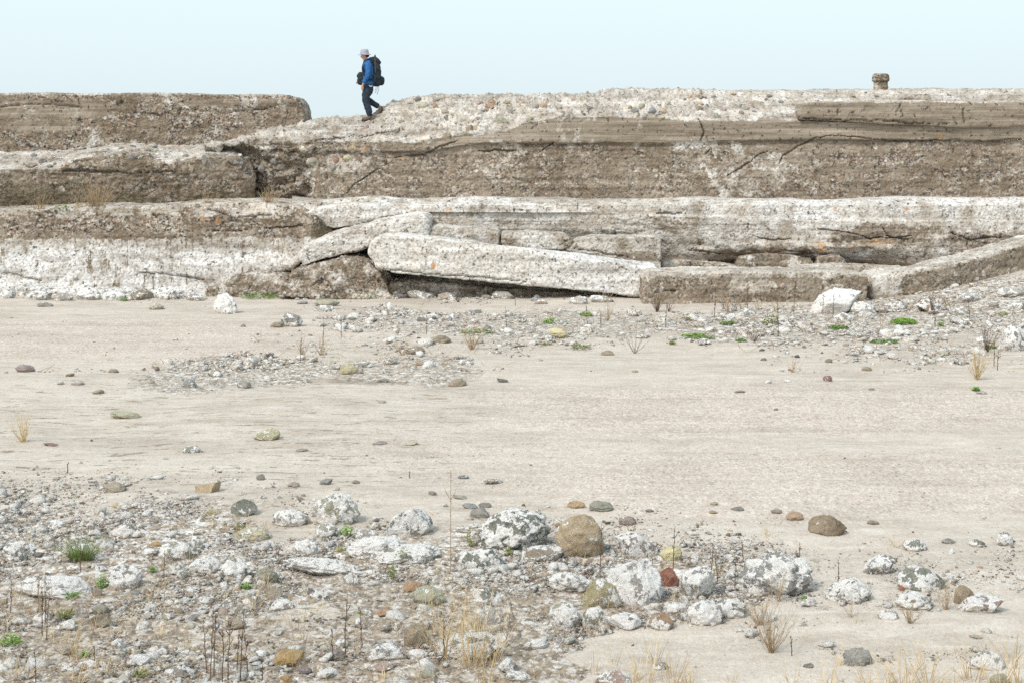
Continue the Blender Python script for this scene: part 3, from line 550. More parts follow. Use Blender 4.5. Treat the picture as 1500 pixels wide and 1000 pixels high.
# ------------------------------------------------------------------ rocks
def ico(sub):
    bm = bmesh.new(); bmesh.ops.create_icosphere(bm, subdivisions=sub, radius=1); bm.verts.ensure_lookup_table()
    co = np.array([v.co[:] for v in bm.verts]); f = np.array([[v.index for v in fc.verts] for fc in bm.faces]); bm.free(); return co, f
ICO = {k: ico(k) for k in (1, 2, 3, 4, 5, 6)}
def rock_shape(kind, seed, sub):
    d, f = ICO[sub]; r = np.random.default_rng(seed)
    off = seed*3.7
    if kind == 'round': rad = 1+.34*fbm(d+off, 1.3, 3)+.09*fbm(d+off, 3.2, 4, .6)
    elif kind == 'ang':
        n = r.normal(size=(15, 3)); n /= np.linalg.norm(n, axis=1)[:, None]; h = r.uniform(.60, 1.0, 15)
        dots = d@n.T; rr = np.where(dots > .05, h/np.maximum(dots, .05), 9); rad = np.minimum(rr.min(1), 1.25)
        rad = rad*(1+.10*fbm(d+off, 2.2, 4, .6)+.05*fbm(d+off, 8, 3))
    elif kind == 'box':
        n = np.concatenate([np.eye(3), -np.eye(3), r.normal(size=(3, 3))*.8])+r.normal(size=(9, 3))*.10; n /= np.linalg.norm(n, axis=1)[:, None]; h = np.r_[np.full(6, .62)*r.uniform(.9, 1.1, 6), .82, .86, .84]
        dots = d@n.T; rr = np.where(dots > .05, h/np.maximum(dots, .05), 9); rad = rr.min(1)*(1+.07*fbm(d+off, 2.5, 4, .6)+.04*fbm(d+off, 9, 3))
    elif kind == 'lump':
        n = r.normal(size=(11, 3)); n /= np.linalg.norm(n, axis=1)[:, None]; h = r.uniform(.62, 1.0, 11)
        dots = d@n.T; rr = np.where(dots > .05, h/np.maximum(dots, .05), 9); a = np.minimum(rr.min(1), 1.3); f1, idr = worley(d+off, 3.5, seed)
        rad = (.65*a+.35)*(1+.20*fbm(d+off, 1.8, 4, .6)+.09*np.abs(fbm(d+off, 5, 3))+.10*np.clip(.5-f1, -.2, .5)*(idr-.3)+.03*fbm(d+off, 14, 3))
    else:
        f1, idr = worley(d+off, 2.6, seed); f2, i2 = worley(d+off, 6.0, seed+3)
        rad = 1+.22*fbm(d+off, 1.5, 3)+.26*np.clip(.62-f1, -.15, .6)*(.5+idr)+.11*np.clip(.6-f2, -.2, .6)*(.4+i2)+.05*fbm(d+off, 11, 3)
    co = d*rad[:, None]
    lo, hi = co.min(0), co.max(0); co = (co-(lo+hi)/2)/((hi-lo)/2)
    me = mesh_np('stone', co, f); me.materials.append(ROCK); me.polygons.foreach_set('use_smooth', np.ones(len(f), bool)); return me
LIB = {}
def rock_mesh(kind, var, big):
    k = (kind, var, big)
    if k not in LIB: LIB[k] = rock_shape(kind, 11+var*7+{'round': 0, 'ang': 100, 'knob': 200, 'lump': 300, 'box': 400}[kind], 6 if big == 2 else 5 if big else 4)
    return LIB[k]
COLS = dict(grey=(.36, .36, .35), pale=(.62, .60, .55), white=(.60, .58, .55), green=(.26, .29, .24), dark=(.16, .16, .16), tan=(.58, .45, .29), ochre=(.50, .33, .13), yellow=(.68, .61, .36),
            palegreen=(.52, .52, .38), purple=(.33, .26, .26), red=(.36, .13, .08), brown=(.31, .24, .16), orange=(.50, .31, .18), pink=(.56, .38, .33), blue=(.25, .29, .32), beige=(.55, .47, .37), darkred=(.22, .09, .07))
CN = dict(grey='grey', pale='pale cream', white='white', green='grey-green', dark='dark grey', tan='tan', ochre='ochre', yellow='yellow', palegreen='pale green', purple='purplish', red='brick red', brown='brown',
          orange='orange', pink='pinkish', blue='blue-grey', beige='beige', darkred='dark red')
rocks = []
def rock(u0, u1, v0, v1, kind='ang', c='white', crust=.6, label=None, anchor=None, var=None, dr=.75, rise=.9):
    if kind == 'round' and crust > .55: kind = 'lump'
    uc = (u0+u1)/2; x, y, z = G(uc, v1); s = F/y
    wd = (u1-u0)/s; tilt = (H-z)/y
    hh = (v1-v0)/s
    dep = min(wd*dr, hh*2.0+.02)
    zt = max((hh-dep*.35*tilt)*rise*(.72 if u1-u0 < 26 else 1), wd*.15)                    # height above the sand
    flat_ = zt < wd*.28
    var = random.randrange({'round': 3, 'ang': 6, 'knob': 5, 'lump': 6, 'box': 4}[kind]) if var is None else var
    big = 2 if (u1-u0) > 75 else 1 if (u1-u0) > 30 else 0
    o = bpy.data.objects.new('boulder' if wd > .32 else 'stone', rock_mesh(kind, var, big)); col.objects.link(o)
    emb = .32 if kind != 'round' else .30 if wd < .4 else .20
    hz = zt/(2-2*emb)                                          # half height, sunk a little into the sand
    o.scale = (wd/2, dep/2, hz)
    cy = y+dep*.42; gx = terr1(x, cy)
    o.location = (x*cy/y, cy, gx+hz*(1-2*emb)*1.0)
    a = random.uniform(-.35, .35) if not flat_ else 0
    o.rotation_euler = (random.uniform(-.12, .12), random.uniform(-.15, .15), a+random.choice((0, math.pi)))
    b = COLS[c]; j = random.uniform(.88, 1.12); k_ = .12 if label else .42; o.color = tuple((b[i]*(1-k_)+(.40, .355, .30)[i]*k_)*j for i in range(3))+(max(crust, .12),)
    shape = 'flat' if flat_ else {'round': 'rounded', 'ang': 'angular', 'knob': 'knobbly', 'lump': 'rough', 'box': 'blocky'}[kind]
    size = 'large' if wd > .5 else 'mid-sized' if wd > .26 else 'small' if wd > .12 else 'tiny'
    rocks.append(dict(o=o, u=uc, v=(v0+v1)/2, w=u1-u0, wm=wd, size=size, shape=shape, c=CN[c], crust=crust, label=label, anchor=anchor))
    return o
A_ = 'ang'; K = 'knob'; O = 'round'
ROCKS = [
 # the large ones one can point to
 (695, 812, 740, 806, K, 'green', .72, 'largest boulder, grey-green under white crust, left of the round tan boulder', 'largest grey-green boulder'),
 (813, 887, 747, 817, O, 'tan', .38, 'round tan boulder with only a few white spots', 'round tan boulder'),
 (882, 971, 814, 890, A_, 'white', .80, 'tall pointed white and grey boulder beside the yellow-green one', 'tall pointed white boulder'),
 (846, 911, 842, 890, O, 'yellow', .58, 'leaning yellow-green boulder with white crust on its lower half', 'leaning yellow boulder'),
 (962, 995, 828, 860, A_, 'red', .12, 'brick red broken chunk between two white rocks', 'brick red chunk'),
 (991, 1048, 827, 877, A_, 'white', .82, 'white rough rock just right of the brick red chunk', None),
 (1080, 1192, 804, 873, K, 'grey', .66, 'wide lumpy boulder studded with pebbles and white crust, right of centre', 'pebble-studded boulder'),
 (1208, 1276, 843, 883, K, 'green', .74, 'knobbly white and green rock right of the pebble-studded boulder', 'knobbly green-white rock'),
 (1183, 1240, 751, 784, 'lump', 'brown', .28, 'brown hollowed rock with a few white spots at the sand edge', 'brown hollowed rock'),
 (28, 138, 841, 875, O, 'white', .82, 'broad low white boulder near the left edge', 'broad white boulder'),
 (157, 208, 824, 862, O, 'grey', .74, 'domed grey and white rock beside the small leafy green plant', 'domed grey rock'),
 (560, 637, 738, 784, A_, 'grey', .76, 'pointed black and white mottled rock at the sand edge', 'pointed mottled rock'),
 (457, 527, 718, 769, K, 'palegreen', .70, 'knobbly cream and brown boulder at the top edge of the rubble', 'knobbly cream boulder'),
 (552, 646, 797, 826, O, 'white', .78, 'long low white rock below the pointed mottled rock', None),
 (505, 602, 780, 822, K, 'white', .80, 'crumbly white rock beside the bright leafy plant', 'crumbly white rock'),
 (757, 827, 797, 823, O, 'beige', .66, 'flat oval cream stone in front of the largest boulder', None),
 (673, 738, 799, 831, O, 'green', .68, 'oval blotched green and white rock left of the flat oval stone', None),
 (897, 966, 775, 816, A_, 'purple', .72, 'purple and white broken rock right of the round tan boulder', None),
 (966, 1001, 796, 821, O, 'yellow', .2, 'small smooth yellow boulder behind the brick red chunk', None),
 (335, 378, 727, 756, A_, 'green', .5, 'dark green rock with a white cap beside dry grass', 'dark green capped rock'),
 (600, 653, 856, 887, O, 'palegreen', .40, 'smooth pale green boulder behind the tall golden grass', 'smooth pale green boulder'),
 (589, 622, 850, 866, O, 'orange', .3, 'yellow-orange stone tucked behind the smooth pale green boulder', None),
 (689, 736, 856, 889, A_, 'green', .66, 'white rock with dark green patches behind the golden grass', None),
 (697, 735, 884, 915, O, 'white', .6, 'pale cream rock below the dark-patched white rock', None),
 (590, 626, 911, 949, A_, 'brown', .34, 'brown wedge rock with a white tip left of the golden grass', None),
 (632, 737, 928, 966, K, 'grey', .78, 'crusty white mass of rubble at the foot of the golden grass', 'crusty white mass'),
 (401, 448, 951, 976, A_, 'ochre', .08, 'ochre angular block near the bottom edge', 'ochre angular block'),
 (410, 432, 984, 1001, A_, 'ochre', .05, 'small ochre wedge at the bottom edge', None),
 (435, 458, 971, 986, O, 'purple', .1, 'smooth purplish stone right of the ochre angular block', None),
 (531, 590, 941, 967, O, 'grey', .66, 'wide grey stone capped in white near the bottom', 'wide grey capped stone'),
 (535, 581, 970, 984, O, 'pink', .55, None, None), (598, 627, 949, 965, K, 'white', .8, None, None), (611, 640, 961, 986, A_, 'white', .82, None, None), (614, 641, 980, 994, O, 'palegreen', .4, None, None),
 (475, 507, 951, 967, O, 'purple', .2, None, None), (547, 578, 890, 903, A_, 'orange', .4, 'small orange and white stone left of the brown wedge rock', None),
 (386, 415, 854, 879, A_, 'beige', .4, None, None), (372, 409, 829, 856, O, 'palegreen', .5, None, None), (447, 485, 861, 879, A_, 'dark', .62, None, None), (500, 526, 835, 858, A_, 'white', .7, None, None),
 (392, 429, 876, 893, O, 'white', .68, None, None), (490, 513, 929, 949, O, 'palegreen', .6, None, None), (728, 762, 962, 986, A_, 'white', .75, None, None), (870, 926, 980, 1004, O, 'pink', .66, 'domed pinkish white boulder cut by the bottom edge', 'domed pinkish boulder'),
 (955, 979, 964, 981, K, 'white', .75, None, None), (800, 851, 879, 919, K, 'palegreen', .74, None, None), (850, 892, 884, 923, O, 'palegreen', .72, None, None), (889, 941, 895, 923, A_, 'dark', .70, 'black and white broken rock below the tall pointed boulder', None),
 (947, 988, 896, 923, A_, 'orange', .62, 'orange, black and white rock below the tall pointed boulder', None), (800, 871, 838, 869, K, 'white', .74, None, None), (1004, 1062, 877, 916, K, 'white', .8, None, None), (1046, 1096, 876, 906, K, 'green', .78, None, None),
 (958, 1006, 879, 896, O, 'white', .75, None, None), (1322, 1359, 788, 807, O, 'green', .62, 'low green and white stone beside the thin dry grass', None), (1459, 1485, 776, 799, K, 'grey', .74, 'round white and grey rock alone near the right edge', 'round rock near right edge'),
 (1419, 1444, 784, 801, K, 'green', .72, None, None), (1264, 1313, 811, 841, A_, 'blue', .7, None, None), (1315, 1386, 827, 866, O, 'green', .60, 'large low grey-green rock with white cap at right', 'low grey-green rock'),
 (1311, 1368, 864, 893, K, 'white', .82, None, None), (1285, 1316, 894, 908, A_, 'white', .7, None, None), (1397, 1429, 854, 886, O, 'brown', .25, 'brown round rock behind the flat red-marked rock', 'brown round rock'),
 (1405, 1471, 868, 898, A_, 'pink', .76, 'flat white rock with red marks near the right edge', None), (1235, 1278, 945, 975, K, 'grey', .30, 'dark crumbly clod on the bare sand at lower right', 'dark crumbly clod'),
 (1416, 1471, 953, 982, O, 'white', .80, 'domed white rock among the golden grass at lower right', 'domed white rock'), (1450, 1480, 985, 1004, O, 'palegreen', .2, None, None), (1176, 1192, 969, 978, A_, 'dark', 0, None, None), (1378, 1400, 786, 796, A_, 'grey', .3, None, None),
 (1316, 1325, 853, 864, A_, 'red', .05, 'tiny brick red fragment behind the low white rocks', None), (1270, 1288, 759, 768, O, 'brown', .05, 'smooth brown pebble alone on the sand right of the hollowed rock', None), (1420, 1440, 928, 935, O, 'palegreen', .3, None, None),
 (1150, 1178, 748, 762, O, 'orange', .1, None, None), (1038, 1052, 746, 752, O, 'ochre', .05, None, None), (1128, 1147, 742, 752, O, 'purple', .05, None, None), (1070, 1090, 741, 748, O, 'dark', .05, None, None), (1040, 1052, 732, 740, A_, 'palegreen', .1, None, None),
 (462, 500, 764, 786, O, 'palegreen', .55, None, None), (520, 551, 773, 791, O, 'white', .7, None, None), (398, 455, 744, 771, K, 'white', .74, None, None), (427, 466, 786, 813, K, 'white', .78, None, None), (412, 541, 817, 843, K, 'white', .76, 'longest low white ridge of rubble left of centre', 'long white rubble ridge'),
 (467, 488, 697, 710, A_, 'grey', .35, 'grey angular stone at the top edge of the left rubble', None), (286, 322, 705, 721, 'box', 'tan', .08, 'tan brick-like stone at the top edge of the left rubble', 'tan brick-like stone'), (421, 440, 703, 713, O, 'purple', .1, None, None), (515, 528, 701, 708, O, 'purple', .1, None, None),
 (627, 640, 716, 725, A_, 'dark', .1, None, None), (663, 685, 722, 731, A_, 'green', .1, None, None), (676, 699, 733, 745, A_, 'blue', .15, None, None), (700, 720, 734, 743, A_, 'dark', .1, None, None), (688, 716, 742, 758, O, 'grey', .4, None, None),
 (830, 858, 733, 744, O, 'ochre', .1, None, None), (862, 900, 733, 749, K, 'green', .25, None, None), (905, 932, 754, 769, K, 'purple', .3, None, None), (945, 958, 743, 750, O, 'dark', .05, None, None), (375, 388, 690, 703, A_, 'dark', .1, None, None),
 (64, 95, 759, 774, K, 'white', .76, None, None), (170, 201, 762, 786, K, 'white', .82, None, None), (218, 239, 789, 801, O, 'ochre', .12, 'small ochre dome stone above the white-capped boulder', None), (234, 286, 789, 821, O, 'palegreen', .68, 'white-capped pale green boulder at left', 'white-capped green boulder'),
 (277, 323, 816, 839, A_, 'green', .68, None, None), (319, 371, 815, 851, K, 'green', .72, None, None), (4, 53, 789, 817, K, 'white', .76, None, None), (344, 398, 769, 791, O, 'yellow', .55, None, None), (150, 186, 704, 721, O, 'beige', .25, None, None),
 (215, 234, 756, 766, O, 'purple', .1, None, None), (163, 177, 732, 743, O, 'yellow', .1, None, None), (299, 323, 740, 754, O, 'yellow', .35, None, None), (138, 163, 779, 790, O, 'green', .15, None, None), (134, 160, 884, 899, O, 'green', .35, None, None),
 (127, 163, 897, 918, A_, 'brown', .25, None, None), (272, 286, 906, 920, O, 'pale', .1, None, None), (276, 290, 897, 909, O, 'blue', .1, None, None), (182, 196, 905, 916, O, 'tan', .05, None, None), (190, 207, 860, 872, O, 'blue', .15, None, None), (316, 334, 886, 897, O, 'pink', .15, None, None),
 (340, 360, 956, 969, A_, 'ochre', .05, None, None), (279, 294, 943, 954, O, 'yellow', .2, None, None), (78, 111, 941, 959, A_, 'beige', .3, None, None), (160, 187, 933, 953, A_, 'white', .72, None, None), (163, 180, 915, 928, O, 'beige', .35, None, None), (116, 126, 914, 924, O, 'pale', .5, None, None),
 (133, 150, 855, 874, A_, 'brown', .1, None, None), (255, 270, 885, 900, A_, 'brown', .15, None, None), (235, 252, 893, 907, A_, 'palegreen', .5, None, None), (0, 12, 873, 884, O, 'ochre', .1, None, None), (50, 62, 805, 815, A_, 'dark', .2, None, None), (0, 8, 815, 824, O, 'orange', .1, None, None),
 # mid-ground
 (311, 350, 426, 460, K, 'white', .9, 'tall white rock standing on the pale sand before the wall', 'tall white rock'), (411, 444, 456, 479, A_, 'grey', .62, 'grey and white angular rock on the sand right of the tall white rock', 'angular grey-white rock'), (396, 417, 468, 480, A_, 'brown', .3, None, None),
 (264, 288, 547, 568, O, 'grey', .5, 'round grey and white rock in the thin mid-ground rubble at left', 'round grey mid-ground rock'), (22, 51, 532, 545, O, 'purple', .42, 'purplish oval rock alone at the left edge', 'purplish oval rock'), (160, 209, 601, 613, O, 'palegreen', .15, 'flat pale slab stone sunk in the streaked sand', 'flat sunken slab stone'),
 (371, 411, 627, 645, A_, 'yellow', .5, 'pale yellow rock alone on the streaked sand', 'pale yellow rock'), (267, 296, 651, 663, K, 'green', .6, 'green and white speckled rock alone on the streaked sand', 'speckled green-white rock'), (160, 174, 537, 546, A_, 'brown', .1, None, None), (135, 153, 567, 577, O, 'palegreen', .25, None, None),
 (63, 86, 647, 653, A_, 'darkred', 0, None, None), (347, 369, 551, 569, A_, 'grey', .5, None, None), (383, 401, 545, 558, A_, 'white', .7, None, None), (218, 241, 441, 454, K, 'beige', .45, None, None), (435, 452, 438, 446, O, 'blue', .05, None, None), (459, 498, 437, 449, O, 'palegreen', .2, None, None),
 (460, 491, 446, 457, A_, 'white', .6, None, None), (727, 746, 552, 560, A_, 'dark', .02, 'black triangular stone alone on the sand', 'black triangular stone'), (797, 833, 479, 495, O, 'yellow', .2, 'pale yellow smooth rock in the mid-ground rubble', 'smooth mid-ground yellow rock'), (627, 661, 489, 503, K, 'brown', .15, None, None),
 (594, 623, 506, 519, K, 'brown', .5, None, None), (496, 526, 531, 548, O, 'yellow', .25, None, None), (672, 695, 522, 534, K, 'white', .6, None, None), (656, 684, 553, 566, K, 'brown', .1, None, None), (706, 720, 471, 484, A_, 'dark', .3, None, None), (654, 671, 456, 468, K, 'white', .7, None, None),
 (721, 754, 425, 438, A_, 'pale', .5, None, None), (704, 720, 429, 438, O, 'grey', .4, None, None), (782, 803, 435, 446, O, 'pink', .6, None, None), (833, 861, 432, 446, K, 'pale', .6, None, None), (777, 788, 432, 442, A_, 'blue', .1, None, None), (863, 900, 432, 443, A_, 'white', .6, None, None),
 (1187, 1262, 420, 460, A_, 'white', .93, 'big white boulder leaning against the level brown block', 'big white boulder'), (1244, 1282, 440, 460, K, 'white', .76, 'rough white rock touching the right side of the big white boulder', None), (1467, 1512, 471, 514, O, 'grey', .74, 'rounded white and grey boulder cut by the right edge', 'rounded boulder at right edge'),
 (1340, 1386, 437, 458, A_, 'orange', .74, 'white rock with an orange top on the stony bank', 'orange-topped white rock'), (1205, 1219, 546, 558, A_, 'darkred', .4, 'small dark red and white stone alone on the sand', 'dark red stone'), (1262, 1277, 534, 543, K, 'brown', .05, None, None), (1208, 1220, 522, 531, O, 'brown', .05, None, None),
 (1356, 1367, 524, 532, O, 'tan', .05, None, None), (1272, 1281, 566, 571, O, 'dark', 0, None, None), (1133, 1140, 596, 601, A_, 'dark', 0, None, None), (1283, 1303, 451, 459, A_, 'dark', .1, None, None), (1448, 1464, 440, 451, O, 'grey', .1, None, None), (1219, 1248, 456, 473, K, 'white', .72, None, None),
 (1087, 1112, 447, 461, K, 'white', .7, None, None), (1020, 1045, 459, 474, K, 'white', .6, None, None), (1120, 1132, 555, 561, A_, 'white', .6, None, None), (1075, 1092, 570, 575, O, 'brown', .1, None, None), (1430, 1446, 570, 577, K, 'white', .5, None, None), (1375, 1390, 510, 520, O, 'palegreen', .2, None, None),
 (610, 626, 461, 471, A_, 'dark', .5, None, None), (691, 706, 451, 459, A_, 'dark', .1, None, None), (509, 523, 462, 469, O, 'blue', .1, None, None), (534, 546, 460, 466, O, 'blue', .05, None, None), (555, 567, 451, 457, O, 'orange', .1, None, None), (550, 570, 551, 560, A_, 'dark', .35, None, None),
 (608, 620, 527, 535, O, 'ochre', .1, None, None), (880, 900, 510, 520, A_, 'brown', .05, None, None), (925, 935, 540, 545, O, 'ochre', .05, None, None), (208, 214, 536, 542, A_, 'darkred', .05, None, None), (226, 234, 533, 543, A_, 'darkred', .4, None, None), (95, 110, 544, 551, A_, 'brown', .1, None, None),
 (104, 124, 554, 564, A_, 'white', .5, None, None), (84, 94, 554, 563, A_, 'white', .6, None, None), (352, 360, 473, 479, A_, 'brown', .05, None, None), (433, 452, 655, 661, O, 'grey', .2, None, None), (545, 567, 644, 651, A_, 'grey', .4, None, None), (590, 612, 645, 652, O, 'palegreen', .2, None, None),
 (670, 688, 694, 701, A_, 'blue', .5, None, None), (553, 566, 584, 590, O, 'grey', .2, None, None), (54, 78, 440, 450, K, 'grey', .5, None, None), (0, 22, 418, 438, A_, 'white', .8, None, None), (38, 78, 424, 440, K, 'white', .7, None, None), (110, 150, 420, 440, K, 'white', .8, None, None), (150, 185, 424, 441, A_, 'white', .82, None, None),
 (190, 225, 424, 440, A_, 'brown', .5, None, None), (228, 262, 420, 439, K, 'white', .7, None, None), (275, 300, 426, 441, K, 'grey', .6, None, None), (78, 108, 428, 441, K, 'white', .6, None, None), (596, 640, 424, 438, A_, 'white', .7, None, None), (560, 600, 418, 437, A_, 'white', .6, None, None), (535, 562, 420, 437, K, 'white', .7, None, None),
 (640, 668, 428, 440, K, 'beige', .5, None, None), (1300, 1330, 440, 455, K, 'white', .7, None, None), (1400, 1440, 428, 444, A_, 'white', .6, None, None), (1460, 1500, 420, 436, K, 'white', .6, None, None), (1390, 1420, 448, 462, K, 'white', .6, None, None), (1480, 1506, 440, 456, A_, 'white', .7, None, None),
]
for r in ROCKS: rock(*r)
# the remaining stones of hand size and up, scattered where the rubble lies
PAL = ['white']*9+['grey']*4+['palegreen']*2+['beige']*2+['green', 'purple', 'tan', 'brown']
def overlaps(u, v, w_):
    for r in rocks:
        if abs(r['u']-u) < (r['w']+w_)*.42 and abs(r['v']-v) < (r['w']+w_)*.26: return True
    return False
tries = 0
while len(rocks) < 298 and tries < 60000:
    tries += 1
    if random.random() < .80: u0, v0 = random.uniform(0, 1500), random.uniform(700, 1005)
    else: u0, v0 = random.uniform(0, 1500), random.uniform(445, 565)
    d = float(dens(u0, v0))
    if random.random() > d: continue
    w0 = random.choice([11, 14, 17, 20, 24, 30, 36])*(1.0 if v0 > 700 else .62)
    if overlaps(u0, v0, w0): continue
    cc = random.choice(PAL); kd = random.choice([K, 'lump', 'lump', A_, A_, O])
    cs = random.uniform(.62, .85) if cc in ('white', 'grey', 'green', 'palegreen') and random.random() < .85 else random.uniform(.2, .55)
    rock(u0-w0/2, u0+w0/2, v0-w0*random.uniform(.4, .62), v0, kd, cc, cs)
# labels that single each stone out by its look and its nearest easily found neighbour
ORD = ['nearest', 'second nearest', 'third nearest', 'fourth nearest', 'fifth nearest', 'sixth nearest', 'seventh nearest', 'eighth nearest', 'ninth nearest', 'tenth nearest', 'eleventh nearest', 'twelfth nearest', 'thirteenth nearest']+[q_+' nearest' for q_ in 'fourteenth fifteenth sixteenth seventeenth eighteenth nineteenth twentieth twenty-first twenty-second twenty-third twenty-fourth'.split()]
anch = [r for r in rocks if r['anchor']]; buck = {}
for r in rocks:
    r['o']['category'] = 'boulder' if r['wm'] > .32 else 'stone'
    r['o']['group'] = 'stones lying in the foreground rubble' if r['v'] > 690 else 'stones scattered on the sand and mid-ground rubble'
    if r['label']: r['o']['label'] = r['label']; continue
    a = min(anch, key=lambda q: math.hypot(q['u']-r['u'], 1.6*(q['v']-r['v'])) if q is not r else 1e9)
    dx, dy = r['u']-a['u'], (r['v']-a['v'])*1.6
    if abs(dx) > abs(dy): rel = 'right of' if dx > 0 else 'left of'
    else: rel = 'in front of' if dy > 0 else 'behind'
    cr_ = 'white-crusted ' if r['crust'] > .6 else 'white-flecked ' if r['crust'] > .3 else ''
    cn = r['c'] if not (r['c'] == 'white' and cr_) else ''
    look = ' '.join((r['size']+' '+cr_+cn+' '+r['shape']).split())
    buck.setdefault((look, rel, a['anchor']), []).append((math.hypot(dx, dy), r))
for (look, rel, an), L in buck.items():
    L.sort(key=lambda t: t[0])
    for k, (_, r) in enumerate(L):
        if len(L) == 1: r['o']['label'] = f'{look} stone {rel} the {an}'
        else: r['o']['label'] = f'{look} stone {rel} the {an}, {ORD[min(k, 23)]} such'

# ------------------------------------------------------------------ gravel: too many to count
def scatter(name, regions, shapes_sub, label_mat, pal, palw, seed):
    rg = np.random.default_rng(seed); base, bf = ICO[shapes_sub]
    xs, ys_, ss = [], [], []
    for (y0, y1, per_m2, s0, s1, powr) in regions:
        hw = .345*y1; n = int((y1-y0)*2*hw*per_m2); x = rg.uniform(-hw, hw, n); y = rg.uniform(y0, y1, n)
        z = terr(x, y); u, v = UV(np.c_[x, y, z]); cl = .35+2.1*fbm(np.c_[x, y*.8, 0*x], 1.5, 4, .6, seed=61)
        keep = rg.random(n) < (np.clip(dens(u, v)*cl*1.25, 0, 1)**powr+.0035); x, y = x[keep], y[keep]
        xs.append(x); ys_.append(y); ss.append(s0*(s1/s0)**(rg.random(len(x))**2.2))
    x, y, s = map(np.concatenate, (xs, ys_, ss)); n = len(x); z = terr(x, y)
    nv = len(base); q = rg.normal(size=(n, 4)); q /= np.linalg.norm(q, axis=1)[:, None]; a, b, c, d = q.T
    Rm = np.stack([1-2*(c*c+d*d), 2*(b*c-a*d), 2*(b*d+a*c), 2*(b*c+a*d), 1-2*(b*b+d*d), 2*(c*d-a*b), 2*(b*d-a*c), 2*(c*d+a*b), 1-2*(b*b+c*c)], 1).reshape(n, 3, 3)
    loc = base[None]*(1+rg.uniform(-.38, .38, (n, nv, 1))*(1 if shapes_sub == 1 else .22))*rg.uniform(.35, 1.25, (n, 1, 3))
    if shapes_sub > 1:
        L_ = loc.reshape(-1, 3); o3 = np.repeat(rg.uniform(0, 99, (n, 3)), nv, 0); L_ = L_*(1+.85*fbm(np.tile(base, (n, 1))*1.6+o3, 1, 4, .7, 3)/1)[:, None]; loc = L_.reshape(n, nv, 3)
    loc = np.einsum('nij,nvj->nvi', Rm, loc)*s[:, None, None]; loc[:, :, 2] *= .62
    loc[:, :, 0] += x[:, None]; loc[:, :, 1] += y[:, None]; loc[:, :, 2] += (z+s*.22)[:, None]
    f = (bf[None]+(np.arange(n)*nv)[:, None, None]).reshape(-1, 3)
    me = mesh_np(name, loc.reshape(-1, 3), f)
    ci = rg.choice(len(pal), n, p=np.array(palw)/sum(palw)); cc = np.array(pal)[ci]*rg.uniform(.8, 1.15, (n, 1))
    cattr(me, 'col', np.repeat(np.clip(cc, 0, .92), nv, 0))
    print(name, n); return link(name, me, GRV, smooth=False)
GP = [(.82, .795, .75), (.64, .60, .54), (.43, .40, .36), (.31, .245, .23), (.55, .455, .345), (.14, .13, .12), (.46, .31, .18), (.28, .215, .15), (.30, .31, .26), (.50, .38, .33)]
o = scatter('gravel', [(10.2, 15.5, 1500, .007, .030, 1), (15.5, 20.5, 700, .009, .034, 1), (26, 38.5, 130, .014, .055, 1)], 1, None, GP, [38, 14, 11, 9, 10, 6, 2, 10, 3, 3], 5)
tag(o, 'loose white, grey and purplish gravel strewn over the sand', 'gravel', kind='stuff')
o = scatter('shell_grit', [(10.2, 14.2, 3300, .004, .011, 1), (14.2, 19.5, 1500, .006, .014, 1), (26, 37.5, 130, .010, .025, 1)], 1, None, GP, [46, 12, 8, 9, 9, 6, 2, 8, 2, 2], 6)
tag(o, 'fine broken white shell and lime grit between the stones', 'grit', kind='stuff')

o = scatter('rubble', [(10.2, 15.5, 55, .025, .085, 1), (15.5, 20.5, 36, .03, .10, 1), (26, 38.5, 20, .04, .16, 1)], 2, None, GP[:9], [22, 22, 16, 7, 12, 3, 2, 10, 6], 9)
o.data.materials.clear(); o.data.materials.append(GRVB); tag(o, 'fist-sized crusty rubble packed between the larger stones', 'rubble', kind='stuff')

# ------------------------------------------------------------------ pebbles set in the walls
def bvh(o):
    me = o.data; return BVHTree.FromPolygons([v.co for v in me.vertices], [p.vertices for p in me.polygons])
def onwall(tree, u, v):
    d = Vector((u-750, F, -(v-VH))).normalized(); hit = tree.ray_cast(Vector((0, 0, H)), d); return hit[0], hit[1]
def pebbles(par, spots):
    t = bvh(par); me = {k: rock_mesh(k, 1, False) for k in ('round', 'ang')}
    for (u, v, wpx, hpx, c, cs) in spots:
        p, n = onwall(t, u, v)
        if p is None: continue
        o = bpy.data.objects.new('pebble', me[random.choice(('round', 'round', 'ang'))]); col.objects.link(o); o.parent = par
        s = p.y/F; o.scale = (wpx*s*.52, wpx*s*.45, hpx*s*.58); o.location = p+Vector((0, wpx*s*.16, 0)); o.rotation_euler = (0, random.uniform(-.5, .5), random.uniform(-.6, .6))
        b = COLS[c]; o.color = (b[0]*.7+.11, b[1]*.7+.10, b[2]*.7+.09, cs)
